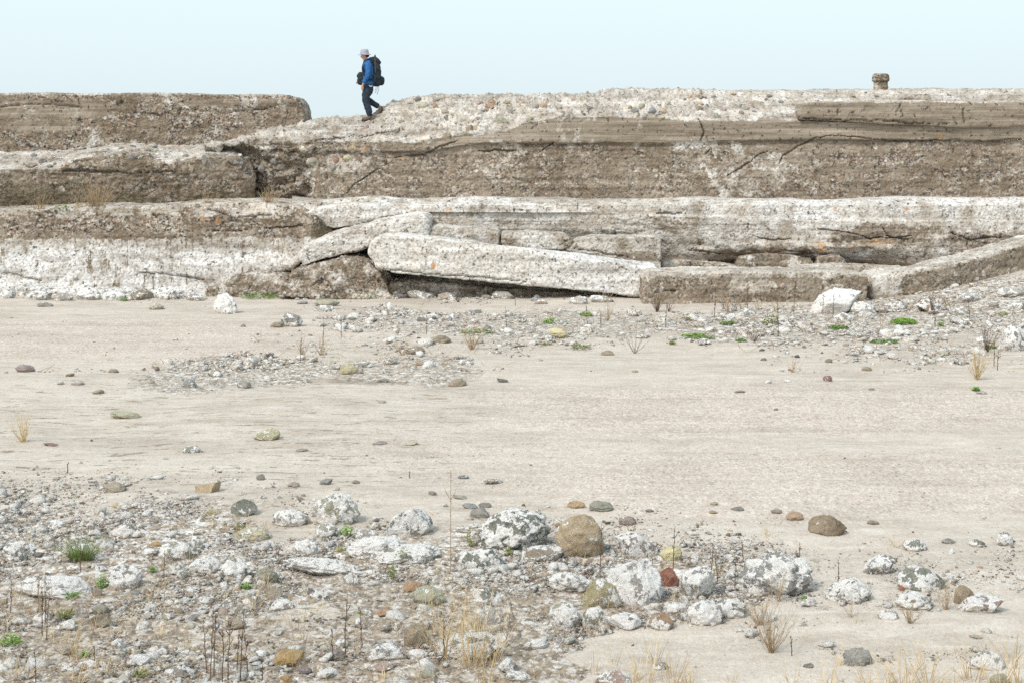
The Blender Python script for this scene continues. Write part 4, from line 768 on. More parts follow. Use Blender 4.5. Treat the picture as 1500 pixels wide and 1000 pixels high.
pb = [(535, 219, 16, 13, 'orange', .25), (517, 218, 12, 11, 'tan', .3), (508, 232, 12, 9, 'yellow', .2), (537, 189, 13, 10, 'pink', .2), (638, 157, 8, 12, 'orange', .2), (622, 157, 18, 12, 'palegreen', .3), (652, 165, 13, 9, 'beige', .3), (718, 157, 17, 10, 'orange', .15),
      (721, 151, 12, 8, 'orange', .1), (700, 152, 14, 9, 'pink', .3), (785, 157, 14, 10, 'grey', .1), (797, 156, 12, 9, 'orange', .1), (655, 174, 12, 10, 'dark', .1), (688, 190, 12, 13, 'brown', .2), (697, 188, 10, 12, 'tan', .2), (735, 178, 20, 10, 'palegreen', .2), (742, 151, 12, 5, 'ochre', .1),
      (612, 146, 10, 7, 'dark', .1), (642, 146, 12, 6, 'green', .2), (493, 235, 11, 9, 'red', .25), (489, 246, 11, 8, 'green', .3), (455, 255, 17, 15, 'grey', .6), (458, 237, 20, 15, 'palegreen', .5), (940, 156, 11, 8, 'palegreen', .2), (956, 164, 12, 12, 'blue', .2), (973, 165, 9, 9, 'orange', .1),
      (978, 152, 9, 7, 'palegreen', .1), (864, 160, 9, 8, 'dark', .1), (930, 163, 12, 10, 'grey', .3), (1010, 143, 10, 4, 'orange', .1), (1028, 143, 11, 5, 'dark', .1), (1050, 172, 10, 10, 'green', .2), (1025, 160, 12, 8, 'brown', .1), (1093, 160, 11, 6, 'green', .1), (1250, 142, 10, 4, 'ochre', .1),
      (1283, 141, 9, 3, 'brown', .1), (570, 236, 9, 7, 'tan', .2), (474, 222, 12, 9, 'grey', .4), (560, 180, 14, 9, 'palegreen', .4), (580, 190, 12, 9, 'pale', .5), (590, 200, 14, 8, 'pale', .4), (700, 175, 10, 7, 'brown', .1), (820, 150, 9, 5, 'brown', .2), (1075, 138, 12, 4, 'tan', .3),
      (383, 248, 12, 10, 'blue', .1), (398, 256, 10, 8, 'dark', .1), (412, 243, 14, 10, 'grey', .3), (427, 262, 12, 9, 'palegreen', .3), (402, 236, 12, 9, 'blue', .2), (420, 225, 12, 7, 'grey', .5), (440, 270, 12, 8, 'grey', .4), (388, 225, 12, 7, 'dark', .2), (430, 232, 12, 8, 'dark', .1), (445, 220, 12, 8, 'palegreen', .4)]
for _ in range(44):
    u = random.uniform(560, 1160); vt = lin(u, [(560, 166), (600, 152), (880, 144), (1160, 137)]); vb = lin(u, [(560, 200), (700, 190), (765, 176), (1160, 172)])
    pb.append((u, random.uniform(vt, vb), random.uniform(5, 10), random.uniform(4, 7), random.choice(['grey', 'palegreen', 'pink', 'brown', 'dark', 'orange', 'pale', 'tan', 'purple', 'blue']), random.uniform(0, .5)))
pebbles(C, pb)
pb = [(62, 239, 13, 11, 'dark', .2), (44, 244, 20, 9, 'brown', .1), (33, 242, 8, 8, 'palegreen', .1), (49, 229, 11, 8, 'blue', .3), (71, 245, 12, 7, 'dark', .1), (80, 242, 6, 7, 'dark', .1), (52, 220, 10, 6, 'dark', .1), (103, 218, 8, 5, 'dark', .1), (120, 219, 14, 5, 'blue', .1), (178, 218, 9, 6, 'dark', .1), (194, 215, 11, 5, 'dark', .1),
      (222, 215, 13, 5, 'palegreen', .2), (216, 221, 11, 7, 'brown', .2), (228, 222, 10, 7, 'palegreen', .1), (200, 229, 10, 7, 'dark', .1), (311, 240, 9, 16, 'dark', .05), (299, 234, 9, 14, 'grey', .2), (271, 248, 10, 12, 'brown', .1), (280, 246, 9, 13, 'tan', .1), (345, 238, 10, 7, 'blue', .2), (352, 240, 9, 7, 'blue', .2), (367, 216, 13, 10, 'beige', .2),
      (33, 212, 8, 4, 'dark', .1), (156, 222, 11, 5, 'grey', .2), (20, 222, 12, 6, 'grey', .4), (8, 232, 10, 6, 'blue', .3), (90, 232, 10, 6, 'grey', .5), (137, 216, 12, 5, 'blue', .3), (300, 210, 10, 5, 'dark', .2), (330, 214, 10, 6, 'grey', .3)]
for _ in range(30): pb.append((random.uniform(0, 370), random.uniform(211, 238), random.uniform(6, 11), random.uniform(4, 7), random.choice(['grey', 'blue', 'palegreen', 'dark', 'pale', 'beige', 'pink']), random.uniform(.1, .6)))
pebbles(B, pb)
# ------------------------------------------------------------------ plants
class MB:
    def __init__(s): s.v = []; s.f = []
    def tube(s, pts, rads, n=4):
        b = len(s.v); pts = [Vector(p) for p in pts]
        for i, (p, r) in enumerate(zip(pts, rads)):
            t = (pts[min(i+1, len(pts)-1)]-pts[max(i-1, 0)]).normalized(); a = t.orthogonal().normalized(); c = t.cross(a)
            for k in range(n): q = 2*math.pi*k/n; s.v.append(p+a*math.cos(q)*r+c*math.sin(q)*r)
        for i in range(len(pts)-1):
            for k in range(n): s.f.append((b+i*n+k, b+i*n+(k+1) % n, b+(i+1)*n+(k+1) % n, b+(i+1)*n+k))
    def blade(s, p, d, L, w, droop, curl=0):
        """a bent, folded blade with thickness from its keel"""
        b = len(s.v); d = Vector(d).normalized(); side = d.cross(Vector((0, 0, 1)))
        side = side.normalized() if side.length > .01 else Vector((1, 0, 0)); q = Vector(p); n = 5
        for i in range(n):
            ww = w*(1-(i/(n-1))**1.6)*.5+.0004; up = side.cross(d).normalized()
            s.v += [q-side*ww, q+up*ww*.5, q+side*ww, q-up*ww*.2]; q = q+d*L/(n-1); d = (d+Vector((0, 0, -droop/(n-1)))+side*curl/(n-1)).normalized()
        for i in range(n-1):
            for k in range(4): s.f.append((b+i*4+k, b+i*4+(k+1) % 4, b+(i+1)*4+(k+1) % 4, b+(i+1)*4+k))
    def mesh(s, name):
        me = bpy.data.meshes.new(name); me.from_pydata([tuple(v) for v in s.v], [], s.f); me.update(); return me
def rv(a, b): return random.uniform(a, b)
def stalk_mesh(h, thick=.0035, branch=4, lean=.06):
    m = MB(); n = 7; a = rv(0, 6.28); pts = [Vector((0, 0, -.02))]
    for i in range(1, n+1): pts.append(Vector((math.cos(a)*lean*h*(i/n)**1.5+rv(-.006, .006), math.sin(a)*lean*h*(i/n)**1.5, h*i/n)))
    m.tube(pts, [thick*(1-.65*i/n) for i in range(n+1)], 5)
    for k in range(branch):
        t = rv(.35, .98); p = pts[int(t*n)]; b = rv(0, 6.28); L = h*rv(.04, .13)
        m.tube([p, p+Vector((math.cos(b)*L*.4, math.sin(b)*L*.4, L*.6)), p+Vector((math.cos(b)*L*.55, math.sin(b)*L*.55, L))], [thick*.5, thick*.8, thick*.3], 4)
    for k in range(int(8*h/.3)):                                  # seed husks along the upper stem
        p = pts[-1].lerp(pts[3], rv(0, 1)); b = rv(0, 6.28); m.tube([p, p+Vector((math.cos(b)*.007, math.sin(b)*.007, .006)), p+Vector((math.cos(b)*.010, math.sin(b)*.010, .013))], [.001, .0032, .0005], 4)
    return m.mesh('dry_stalk')
def tuft_mesh(h, n, spread, width, droop=.5, name='grass_tuft', heads=0):
    m = MB()
    for k in range(n):
        a = rv(0, 6.28); r = spread*math.sqrt(random.random())*.5; t = rv(.1, 1)*.95
        m.blade((math.cos(a)*r, math.sin(a)*r*.8, -.01), (math.cos(a+rv(-.6, .6))*t, math.sin(a+rv(-.6, .6))*t, 1), h*rv(.35, 1.1), width*rv(.5, 1.2), droop*rv(0, 2.6), rv(-.7, .7))
    for k in range(heads):
        a = rv(0, 6.28); t = rv(.05, .6); d = Vector((math.cos(a)*t, math.sin(a)*t, 1)); L = h*rv(.8, 1.15); p0 = Vector((math.cos(a)*spread*.2, math.sin(a)*spread*.2, 0))
        m.tube([p0, p0+d*L*.5, p0+d*L], [.0022, .0016, .001], 4)
        for j in range(7):
            q = p0+d*L*(.72+.28*j/7); m.blade(q, (rv(-.5, .5), rv(-.5, .5), .8), .035, .006, .5)
    return m.mesh(name)
def bush_mesh(h, n, spread, thick=.0028):
    m = MB()
    for k in range(n):
        a = rv(0, 6.28); t = rv(.1, 1)*spread; pts = [Vector((rv(-.02, .02), rv(-.02, .02), -.01))]; L = h*rv(.5, 1.05); nn = 6
        for i in range(1, nn+1):
            q = i/nn; pts.append(Vector((math.cos(a)*t*q**.8+rv(-.01, .01), math.sin(a)*t*q**.8+rv(-.01, .01), L*q)))
        m.tube(pts, [thick*(1-.7*i/nn) for i in range(nn+1)], 4)
        for j in range(4):
            p = pts[random.randint(2, nn)]; b = rv(0, 6.28); l2 = h*rv(.08, .22); m.tube([p, p+Vector((math.cos(b)*l2*.5, math.sin(b)*l2*.5, l2*.8))], [thick*.5, thick*.25], 3)
    return m.mesh('dry_bush')
def leafy_mesh(h, n, spread, leaf=.03):
    """a low herb: short stems carrying many small cupped leaves"""
    m = MB()
    for k in range(n):
        a = rv(0, 6.28); r = spread*math.sqrt(random.random()); x, y = math.cos(a)*r, math.sin(a)*r*.8; z = h*rv(.15, 1)*(1-.5*(r/spread)**2)
        b = rv(0, 6.28); m.blade((x, y, z), (math.cos(b), math.sin(b), rv(.1, .9)), leaf*rv(.6, 1.3), leaf*.55, .8)
        if k % 4 == 0: m.tube([(x*.4, y*.4, -.01), (x*.8, y*.8, z*.6), (x, y, z)], [.0025, .002, .0012], 4)
    return m.mesh('green_herb')
def plant(name, me, mat, u, v, label, cat, group, pos=None, rz=None):
    o = link(name, me, mat if not me.materials else None, smooth=False); o.location = pos or G(u, v); o.rotation_euler.z = rv(0, 6.28) if rz is None else rz
    return tag(o, label, cat, group, 'thing')
def near(u, v, skip=()):
    a = min(anch, key=lambda q: math.hypot(q['u']-u, 1.6*(q['v']-v))); dx, dy = u-a['u'], (v-a['v'])*1.6
    rel = ('right of' if dx > 0 else 'left of') if abs(dx) > abs(dy) else ('in front of' if dy > 0 else 'behind'); return rel, a['anchor'], math.hypot(dx, dy)
batch = []
def pl(name, me, mat, u, v, look, cat, group, label=None): o = plant(name, me, mat, u, v, label, cat, group); (None if label else batch.append((look, u, v, o)))
# dark upright stalks (u, foot row, top row)
ST = [(879, 846, 766), (838, 812, 770), (986, 830, 770), (1042, 850, 795), (1051, 862, 812), (1076, 866, 815), (1090, 850, 790), (1172, 852, 792), (1228, 872, 818), (505, 966, 868), (530, 950, 888), (487, 968, 918), (951, 836, 810), (957, 842, 815),
      (302, 985, 908), (308, 998, 890), (313, 992, 900), (326, 1000, 920), (334, 996, 905), (352, 999, 893), (362, 990, 915), (347, 985, 925), (53, 998, 950), (15, 895, 850), (56, 895, 842), (62, 932, 858), (68, 940, 870), (66, 915, 850), (240, 846, 806), (118, 838, 806), (139, 970, 945),
      (385, 1000, 965), (600, 700, 690), (99, 692, 676), (660, 838, 690), (650, 962, 905), (838, 865, 840), (1160, 960, 930), (440, 530, 495), (473, 505, 470), (500, 495, 462), (625, 490, 455), (742, 480, 450), (755, 448, 425), (880, 480, 455), (965, 455, 405), (1047, 470, 420), (1095, 452, 408), (1163, 460, 400),
      (1205, 462, 430), (975, 480, 445), (1140, 492, 440), (1220, 470, 430), (1252, 475, 445), (1290, 480, 450), (1420, 470, 440), (1456, 535, 500), (1461, 542, 512), (1370, 480, 450), (860, 478, 448)]
for u, v, t in ST:
    s = F/G(u, v)[1]; tall = (v-t)/s
    pl('dry_stalk', stalk_mesh(tall, .0045 if v > 700 else .007, 2 if u == 660 else 5), TANTWIG if u in (660, 1252, 1290) else TWIG, u, v, ('tall' if tall > .45 else 'short')+' dark dry stalk', 'dry stalk', 'thin dry stalks standing in the rubble')
# twiggy dead plants
for (u, v, hpx, n, sp, mat, lab) in [(742, 945, 60, 4, .22, TWIG, 'leaning dark forked twig right of the golden grass'), (754, 905, 70, 2, .15, TWIG, None), (1130, 955, 70, 40, .22, TANTWIG, 'large tan twiggy dead bush on sand below the pebble-studded boulder'), (1112, 915, 45, 26, .18, TANTWIG, None), (1333, 912, 32, 22, .14, TANTWIG, None),
      (1385, 892, 40, 24, .13, TANTWIG, None), (1248, 903, 32, 7, .13, TANTWIG, None), (930, 517, 42, 8, .35, TWIG, 'dark branching twig plant at the edge of the mid-ground sand'), (35, 647, 42, 20, .22, STRAW, 'pale wispy dead plant alone on the streaked sand at left'), (690, 512, 36, 24, .30, TANTWIG, None), (1445, 515, 36, 22, .35, TWIG, None),
      (1105, 500, 20, 14, .2, TWIG, None), (470, 520, 28, 14, .2, TANTWIG, None), (443, 522, 22, 12, .15, TANTWIG, None), (1160, 545, 18, 10, .2, TANTWIG, None), (1430, 556, 50, 30, .28, STRAW, None), (60, 905, 70, 14, .12, TANTWIG, None), (1140, 880, 45, 16, .15, TANTWIG, None), (590, 520, 24, 12, .3, TANTWIG, None), (890, 470, 30, 12, .25, TANTWIG, None)]:
    s = F/G(u, v)[1]; pl('dry_bush', bush_mesh(hpx/s, n, sp, .0022 if v > 700 else .005), mat, u, v, 'dead twiggy bush', 'dead plant', 'dead twiggy plants', lab)
# golden grass
for (u, v, hpx, n, sp, wd) in [(655, 960, 85, 42, .16, .005), (690, 975, 105, 40, .16, .005), (720, 970, 75, 30, .14, .005), (640, 930, 60, 26, .14, .004), (700, 930, 70, 26, .13, .004), (672, 948, 100, 24, .10, .004), (715, 1004, 70, 26, .14, .005), (620, 995, 30, 14, .1, .004),
                        (920, 1002, 60, 30, .14, .005), (945, 996, 75, 34, .14, .005), (985, 999, 80, 40, .16, .005), (1010, 1004, 60, 24, .14, .005), (870, 985, 40, 12, .08, .004), (1325, 1006, 75, 40, .18, .006), (1290, 1008, 60, 22, .16, .006), (1360, 1006, 70, 34, .16, .006), (1395, 1010, 60, 26, .14, .006), (1425, 995, 70, 34, .14, .006), (1465, 1006, 80, 30, .14, .006),
                        (1490, 1004, 60, 20, .12, .006), (1215, 1006, 60, 14, .14, .006), (1240, 1008, 50, 12, .14, .006), (262, 775, 26, 16, .12, .004), (355, 778, 34, 26, .12, .004), (385, 778, 30, 20, .10, .004), (1313, 800, 38, 16, .06, .004), (100, 960, 50, 28, .16, .004), (150, 990, 50, 26, .16, .004), (30, 990, 45, 26, .16, .004), (110, 1000, 60, 14, .1, .006), (60, 975, 40, 20, .14, .004), (235, 930, 40, 14, .1, .004), (75, 905, 35, 22, .12, .004), (460, 900, 36, 12, .1, .004), (790, 842, 30, 12, .08, .004), (855, 828, 22, 14, .08, .004),
                        (1180, 840, 26, 10, .1, .004), (1270, 1000, 60, 12, .1, .005), (1230, 975, 45, 12, .1, .004), (1345, 985, 70, 16, .12, .005), (1400, 960, 55, 12, .1, .004), (1480, 975, 75, 20, .12, .005), (1160, 1000, 40, 12, .1, .004), (1070, 1000, 45, 14, .12, .004), (900, 970, 40, 12, .1, .004), (960, 970, 60, 18, .12, .004), (1120, 870, 24, 12, .1, .004), (990, 880, 20, 10, .08, .004), (560, 1000, 35, 16, .1, .004), (440, 940, 30, 14, .1, .004), (330, 955, 36, 14, .1, .004), (1450, 965, 70, 8, .06, .005), (1255, 910, 24, 8, .1, .004), (490, 300, 0, 0, 0, 0)]:
    if not hpx: continue
    s = F/G(u, v)[1]; pl('dry_grass', tuft_mesh(hpx/s, int(n*(.95 if u < 800 else .6))+2, sp*1.1, wd*1.15, .45, 'dry_grass', n//9 if 600 < u < 740 else 0), STRAW, u, v, ('tall' if hpx > 55 else 'low')+' golden grass tuft', 'dry grass', 'tufts of golden dry grass')
k_ = 0
while k_ < 120:                                                  # small wisps all through the rubble
    u, v = rv(0, 1150), rv(770, 1000)
    if random.random() > float(dens(u, v))*(.9 if v > 850 else .5): continue
    k_ += 1; s = F/G(u, v)[1]; pl('dry_grass', tuft_mesh(rv(20, 52)/s, random.randint(6, 16), rv(.06, .14), .0038, .6, 'dry_grass', 0), random.choice([STRAW, STRAW, TANTWIG]), u, v, 'thin wisp of dry grass', 'dry grass', 'tufts of golden dry grass')
# green plants
gt = link('grass_tuft', tuft_mesh(.25, 130, .22, .006, .7), DULL, smooth=False); gt.location = G(118, 818); tag(gt, 'thick green and straw grass tuft in the left foreground rubble', 'grass tuft')
o = link('green_blades', tuft_mesh(.27, 70, .2, .006, .6), GREEN, gt, smooth=False)
for (u, v, hpx, wpx, n, mat, lab) in [(508, 785, 18, 24, 70, GREEN, 'bright leafy plant beside the crumbly white rock'), (150, 860, 20, 18, 60, GREEN, None), (223, 838, 10, 10, 30, GREEN, None), (108, 876, 10, 26, 50, GREEN, None), (15, 945, 18, 32, 90, GREEN, None), (362, 862, 12, 20, 50, GREEN, None), (205, 990, 14, 30, 40, DULL, None), (95, 905, 14, 36, 60, DULL, None),
      (125, 962, 8, 14, 30, GREEN, None), (525, 905, 10, 14, 30, GREEN, None), (1178, 878, 7, 10, 22, GREEN, None), (590, 825, 22, 24, 50, DULL, None), (575, 845, 24, 16, 40, DULL, None), (690, 800, 30, 16, 60, DULL, None), (350, 777, 14, 20, 40, DULL, None), (820, 995, 0, 0, 0, None, None), (620, 815, 14, 20, 40, DULL, None), (500, 808, 10, 16, 30, DULL, None), (745, 812, 12, 12, 30, DULL, None),
      (1323, 474, 8, 46, 420, GREEN, 'brightest green mossy cushion on the right mid-ground rubble'), (1228, 482, 5, 34, 160, GREEN, None), (1022, 495, 6, 52, 220, GREEN, None), (1295, 502, 5, 44, 160, GREEN, None), (1067, 476, 6, 26, 120, GREEN, None), (1128, 476, 20, 26, 120, DULL, None), (812, 473, 6, 44, 160, GREEN, None), (858, 463, 6, 22, 90, GREEN, None), (698, 488, 5, 50, 130, GREEN, None),
      (385, 437, 8, 70, 240, GREEN, 'green herbs at the foot of the left lower tier'), (545, 437, 9, 30, 120, GREEN, None), (485, 437, 6, 60, 120, GREEN, None), (182, 441, 4, 12, 40, GREEN, None), (1378, 478, 6, 12, 40, GREEN, None), (1430, 572, 6, 14, 50, GREEN, None), (1452, 510, 5, 22, 60, GREEN, None), (985, 504, 5, 12, 40, DULL, None), (1085, 500, 4, 20, 60, GREEN, None), (850, 510, 5, 40, 60, DULL, None), (640, 498, 5, 24, 40, DULL, None),
      (1010, 470, 6, 16, 40, DULL, None), (1470, 462, 6, 14, 40, DULL, None), (800, 505, 4, 20, 30, DULL, None)]:
    if not n: continue
    s = F/G(u, v)[1]; pl('green_herb', leafy_mesh(hpx/s, n, wpx/s/2, .028 if v > 700 else .05), mat, u, v, ('bright' if mat is GREEN else 'dull')+' green herb patch', 'green plant', 'small green plants', lab)
# dry plants on the ledges and along the foot of the wall, each standing on what lies under it
TB = {k: bvh(o_) for k, o_ in dict(E=E, B=B, C=C, D=Dt).items()}
for key, u, v, hpx, n, sp, mat, lab in [('E', 138, 304, 44, 70, .6, TANTWIG, 'big tan twiggy bush on the left ledge against the dark face'), ('E', 55, 308, 32, 26, .35, TANTWIG, 'thin tan twigs on the left ledge near the left edge'), ('E', 302, 299, 24, 14, .25, TANTWIG, 'thin twigs on the left ledge below the pebbly step'),
                        ('E', 392, 298, 30, 40, .4, TANTWIG, 'tan twiggy bush in front of the dark hollow in the wall'), ('E', 115, 306, 26, 20, .3, TANTWIG, 'small tan bush left of the big tan bush on the ledge'), ('B', 54, 212, 14, 14, .15, TANTWIG, 'tiny dry tuft at the foot of the upper left block')]:
    p, n_ = onwall(TB[key], u, v+2)
    if p is None: continue
    s = F/p.y; plant('dry_bush', bush_mesh(hpx/s, n, sp, .006), mat, u, v, lab, 'dead plant', 'dead twiggy plants', pos=(p.x, p.y+.12, p.z-.06))
o = link('green_herb', leafy_mesh(.14, 70, .28, .06), GREEN, smooth=False); p, n_ = onwall(TB['E'], 92, 309); o.location = (p.x, p.y+.1, p.z); tag(o, 'small green herb on the left ledge against the dark face', 'green plant', 'small green plants')
for k in range(26):
    u = random.choice([rv(560, 940), rv(950, 1260), rv(950, 1260), rv(1290, 1400), rv(440, 520)]); v = rv(440, 447) if u < 940 else rv(452, 460)
    if 440 < u < 520: v = 438
    s = F/G(u, v)[1]; h = rv(14, 34); pl('dry_bush', bush_mesh(h/s, random.randint(6, 16), rv(.08, .3), .005), random.choice([TWIG, TANTWIG, TANTWIG]), u, v, 'dead twiggy bush', 'dead plant', 'dead twiggy plants')
bk_ = {}
for look, u, v, o in batch:
    rel, an, d = near(u, v); bk_.setdefault((look, rel, an), []).append((d, o))
for (look, rel, an), L in bk_.items():
    L.sort(key=lambda t: t[0])
    for k, (_, o) in enumerate(L): o['label'] = f'{look} {rel} the {an}'+('' if len(L) == 1 else f', {ORD[min(k, 23)]} such')
for o in col.objects:
    if o.parent is None and o.get('category') and o.get('kind') != 'stuff': o['kind'] = 'thing'

# fallen straw and stalk litter, too fine to count
m = MB(); lp = []
while len(lp) < 2600:
    u, v = rv(-20, 1520), (rv(745, 1010) if random.random() < .6 else rv(445, 545))
    if random.random() > float(dens(u, v))*(1 if v < 700 else min(1, (v-700)/200)): continue
    lp.append((u, v))
LU, LV = np.array(lp).T; LD = F*H/(LV-VH); LX = (LU-750)*LD/F; LZ = terr(LX, LD)
for x_, y_, z_ in zip(LX, LD, LZ):
    a = rv(0, 6.28); L = rv(.03, .12)*(1 if y_ < 22 else 2); r_ = .0016 if y_ < 22 else .004; q_ = Vector((x_, y_, z_+.012+rv(0, .02))); d_ = Vector((math.cos(a), math.sin(a), rv(-.1, .9)))
    m.tube([q_, q_+d_*L*.5+Vector((0, 0, .006)), q_+d_*L], [r_, r_, r_*.5], 3)
tag(link('straw_litter', m.mesh('straw_litter'), TANTWIG, smooth=False), 'fallen straw and stalk bits lying among the stones', 'litter', kind='stuff')

# ------------------------------------------------------------------ the walker
JK = flat_mat('blue_jacket', (.016, .085, .24), (.032, .15, .38), 12, .7, .01); TR = flat_mat('navy_trousers', (.014, .022, .034), (.035, .05, .07), 14, .8, .01)
PK = flat_mat('black_pack_cloth', (.010, .016, .022), (.03, .045, .055), 16, .75, .012); SK = flat_mat('skin', (.50, .27, .19), (.58, .33, .24), 20, .55, .001)
HT = flat_mat('grey_hat_cloth', (.30, .31, .36), (.40, .41, .46), 30, .9, .003); HR = flat_mat('black_hair', (.012, .010, .010), (.03, .025, .022), 60, .6, .01)
BT = flat_mat('brown_boot_leather', (.10, .07, .05), (.20, .15, .115), 30, .7, .006); SO = flat_mat('dark_sole', (.03, .028, .025), (.05, .045, .04), 30, .8, .002)
RD = flat_mat('red_trim', (.35, .03, .04), (.45, .05, .05), 30, .7, .001); PM = flat_mat('dark_pole', (.05, .04, .04), (.09, .07, .065), 30, .5, .001); WS = flat_mat('pale_strap', (.55, .6, .62), (.65, .7, .72), 30, .7, .001)
def skin(name, nodes, edges, mat, parent=None, sub=2, tip=None):
    """nodes: (x, y, z, rx, ry) laid as a connected skeleton and grown with Skin and Subdivision"""
    me = bpy.data.meshes.new(name+'_sk'); me.from_pydata([n[:3] for n in nodes], edges, [])
    o = bpy.data.objects.new(name, me); col.objects.link(o); md = o.modifiers.new('s', 'SKIN'); md.use_smooth_shade = True
    for v, n in zip(me.skin_vertices[0].data, nodes): v.radius = (n[3], n[4] if len(n) > 4 else n[3])
    me.skin_vertices[0].data[0].use_root = True
    sb = o.modifiers.new('d', 'SUBSURF'); sb.levels = sb.render_levels = sub
    dg = bpy.context.evaluated_depsgraph_get(); m2 = bpy.data.meshes.new_from_object(o.evaluated_get(dg)); bpy.data.objects.remove(o)
    m2.name = name; m2.materials.clear(); return link(name, m2, mat, parent)
def ch(n, s=0): return [(s+i, s+i+1) for i in range(n-1)]
def wrinkle(o, amp=.008, sc_=9):
    me = o.data; co = getco(me); no = getno(me); setco(me, co+no*(amp*fbm(co*np.array([1, 1, 1.8]), sc_, 3, seed=5))[:, None])
# joints in metres: x back(+)/front(-), y away from camera(+), z up from the planted foot
PEL = (.045, 0, .90)
body_n = [(*PEL, .10, .12), (.04, 0, 1.06, .10, .12), (.035, 0, 1.22, .10, .14), (.03, 0, 1.40, .09, .14), (-.02, 0, 1.50, .058, .06), (-.055, 0, 1.56, .056, .058), (-.085, 0, 1.625, .088, .075), (-.08, 0, 1.70, .092, .078), (-.075, 0, 1.745, .06, .06),
          # near (left) arm 9-13
          (.03, -.19, 1.42, .062), (.035, -.235, 1.30, .052), (.02, -.26, 1.14, .043), (-.055, -.25, 1.00, .034), (-.105, -.235, .91, .026),
          # far arm 14-18
          (.02, .19, 1.42, .062), (.0, .235, 1.30, .052), (-.03, .25, 1.14, .043), (-.13, .23, 1.05, .034), (-.20, .19, 1.02, .026),
          # planted near leg 19-22
          (.02, -.095, .84, .080), (-.06, -.10, .56, .055), (.02, -.10, .32, .055), (.075, -.10, .10, .040),
          # far trailing leg 23-26
          (.01, .095, .84, .095), (-.09, .10, .60, .062), (.10, .10, .45, .056), (.275, .10, .36, .040),
          # feet 27-30
          (.06, -.10, .055, .035), (-.07, -.10, .035, .030), (.31, .10, .29, .035), (.285, .10, .21, .028),
          # nose, palms
          (-.185, 0, 1.635, .014), (-.108, -.235, .865, .024, .014), (-.235, .18, .99, .024, .014)]
body_e = ch(9)+[(3, 9)]+ch(5, 9)+[(3, 14)]+ch(5, 14)+[(0, 19)]+ch(4, 19)+[(0, 23)]+ch(4, 23)+[(22, 27), (27, 28), (26, 29), (29, 30), (6, 31), (13, 32), (18, 33)]
# five fingers on each hand, rooted in the palm
for base, dx, dz in ((32, -.1, -1), (33, -1, -.25)):
    bx, by, bz = body_n[base][:3]
    for k, (off, L) in enumerate(((-.020, .062), (-.007, .072), (.007, .068), (.020, .054))):
        i = len(body_n)
        if base == 32: pts = [(bx+off*1.1, by, bz-.025), (bx+off*1.2-.006, by+.004, bz-.025-L*.5), (bx+off*1.2-.001, by+.014, bz-.025-L)]
        else: pts = [(bx-.025, by, bz+off*1.1), (bx-.025-L*.5, by-.006, bz+off*1.2-.01), (bx-.020-L*.8, by-.014, bz+off*1.2-.028)]
        body_n += [(*q_, .0085-.001*j) for j, q_ in enumerate(pts)]; body_e += [(base, i), (i, i+1), (i+1, i+2)]
    i = len(body_n)
    pts = [(bx-.026, by+.008, bz-.002), (bx-.040, by+.014, bz-.030)] if base == 32 else [(bx-.005, by-.012, bz+.026), (bx-.034, by-.016, bz+.036)]
    body_n += [(*q_, .009) for q_ in pts]; body_e += [(base, i), (i, i+1)]
person = skin('person', body_n, body_e, SK); fx, fy, fz = P(538.5, 175.0, 41.75); hs = [TB['C'].ray_cast(Vector((fx+a_, fy-.105, 9)), Vector((0, 0, -1)))[0] for a_ in (-.12, -.04, .05)]; fz = max(h_.z for h_ in hs if h_)-.012; print('foot', fz, P(538.5, 175.0, 41.75)[2]); person.location = (fx, fy, fz)
tag(person, 'hiker in grey hat and blue jacket walking left over the wall top', 'person')
me = person.data; co = getco(me); hd = co[:, 2] > 1.54                     # face: eye sockets, brow, lips, chin, ears
def dent(cx, cy, cz, r, amt):
    d = np.linalg.norm(co-np.array([cx, cy, cz]), axis=1); k = amt*np.exp(-(d/r)**2)*hd; co[:, 0] -= k
for s_y in (-.032, .032): dent(-.165, s_y, 1.665, .018, -.016)
dent(-.17, 0, 1.695, .03, .008); dent(-.165, 0, 1.60, .014, .010); dent(-.165, 0, 1.588, .010, -.006); dent(-.16, 0, 1.565, .022, .014); setco(me, co)
for s_y in (-1, 1): skin('eye', [(-.155, s_y*.032, 1.665, .010), (-.158, s_y*.032, 1.6655, .010)], [(0, 1)], SO, person, 1)
for s_y in (-1, 1): skin('ear', [(-.06, s_y*.082, 1.625, .010, .006), (-.052, s_y*.09, 1.65, .017, .007), (-.055, s_y*.088, 1.672, .012, .006)], ch(3), SK, person, 2)
hair = skin('hair', [(-.045, 0, 1.70, .092, .088), (-.025, 0, 1.645, .078, .082), (-.015, 0, 1.60, .05, .062)], ch(3), HR, person)
# bucket hat: lathe with a drooping brim, tilted slightly down
def lathe(name, prof, mat, parent, loc, n=40, wob=0, sx_=1, sy_=1, tilt=0):
    a = np.linspace(0, 2*math.pi, n, endpoint=False); co = np.concatenate([np.stack([r*np.cos(a)*sx_, r*np.sin(a)*sy_, z+0*a+wob*np.sin(3*a+1)*r], 1) for r, z in prof])
    f = [(i*n+j, i*n+(j+1) % n, (i+1)*n+(j+1) % n, (i+1)*n+j) for i in range(len(prof)-1) for j in range(n)]
    me = mesh_np(name, co, f); o = link(name, me, mat, parent); o.location = loc; o.rotation_euler = (0, tilt, 0); return o
hat = lathe('hat', [(.001, .115), (.06, .118), (.088, .108), (.100, .085), (.106, .03), (.110, .0), (.150, -.022), (.172, -.028), (.172, -.032), (.150, -.027), (.108, -.008), (.102, .0), (.10, .03), (.0, .06)], HT, person, (-.078, 0, 1.705), wob=.03, sx_=1.0, sy_=.9, tilt=-.03)
lathe('hat_band', [(.1085, .012), (.112, .012), (.1105, .028), (.107, .028)], HT, hat, (0, 0, 0), sy_=.9)
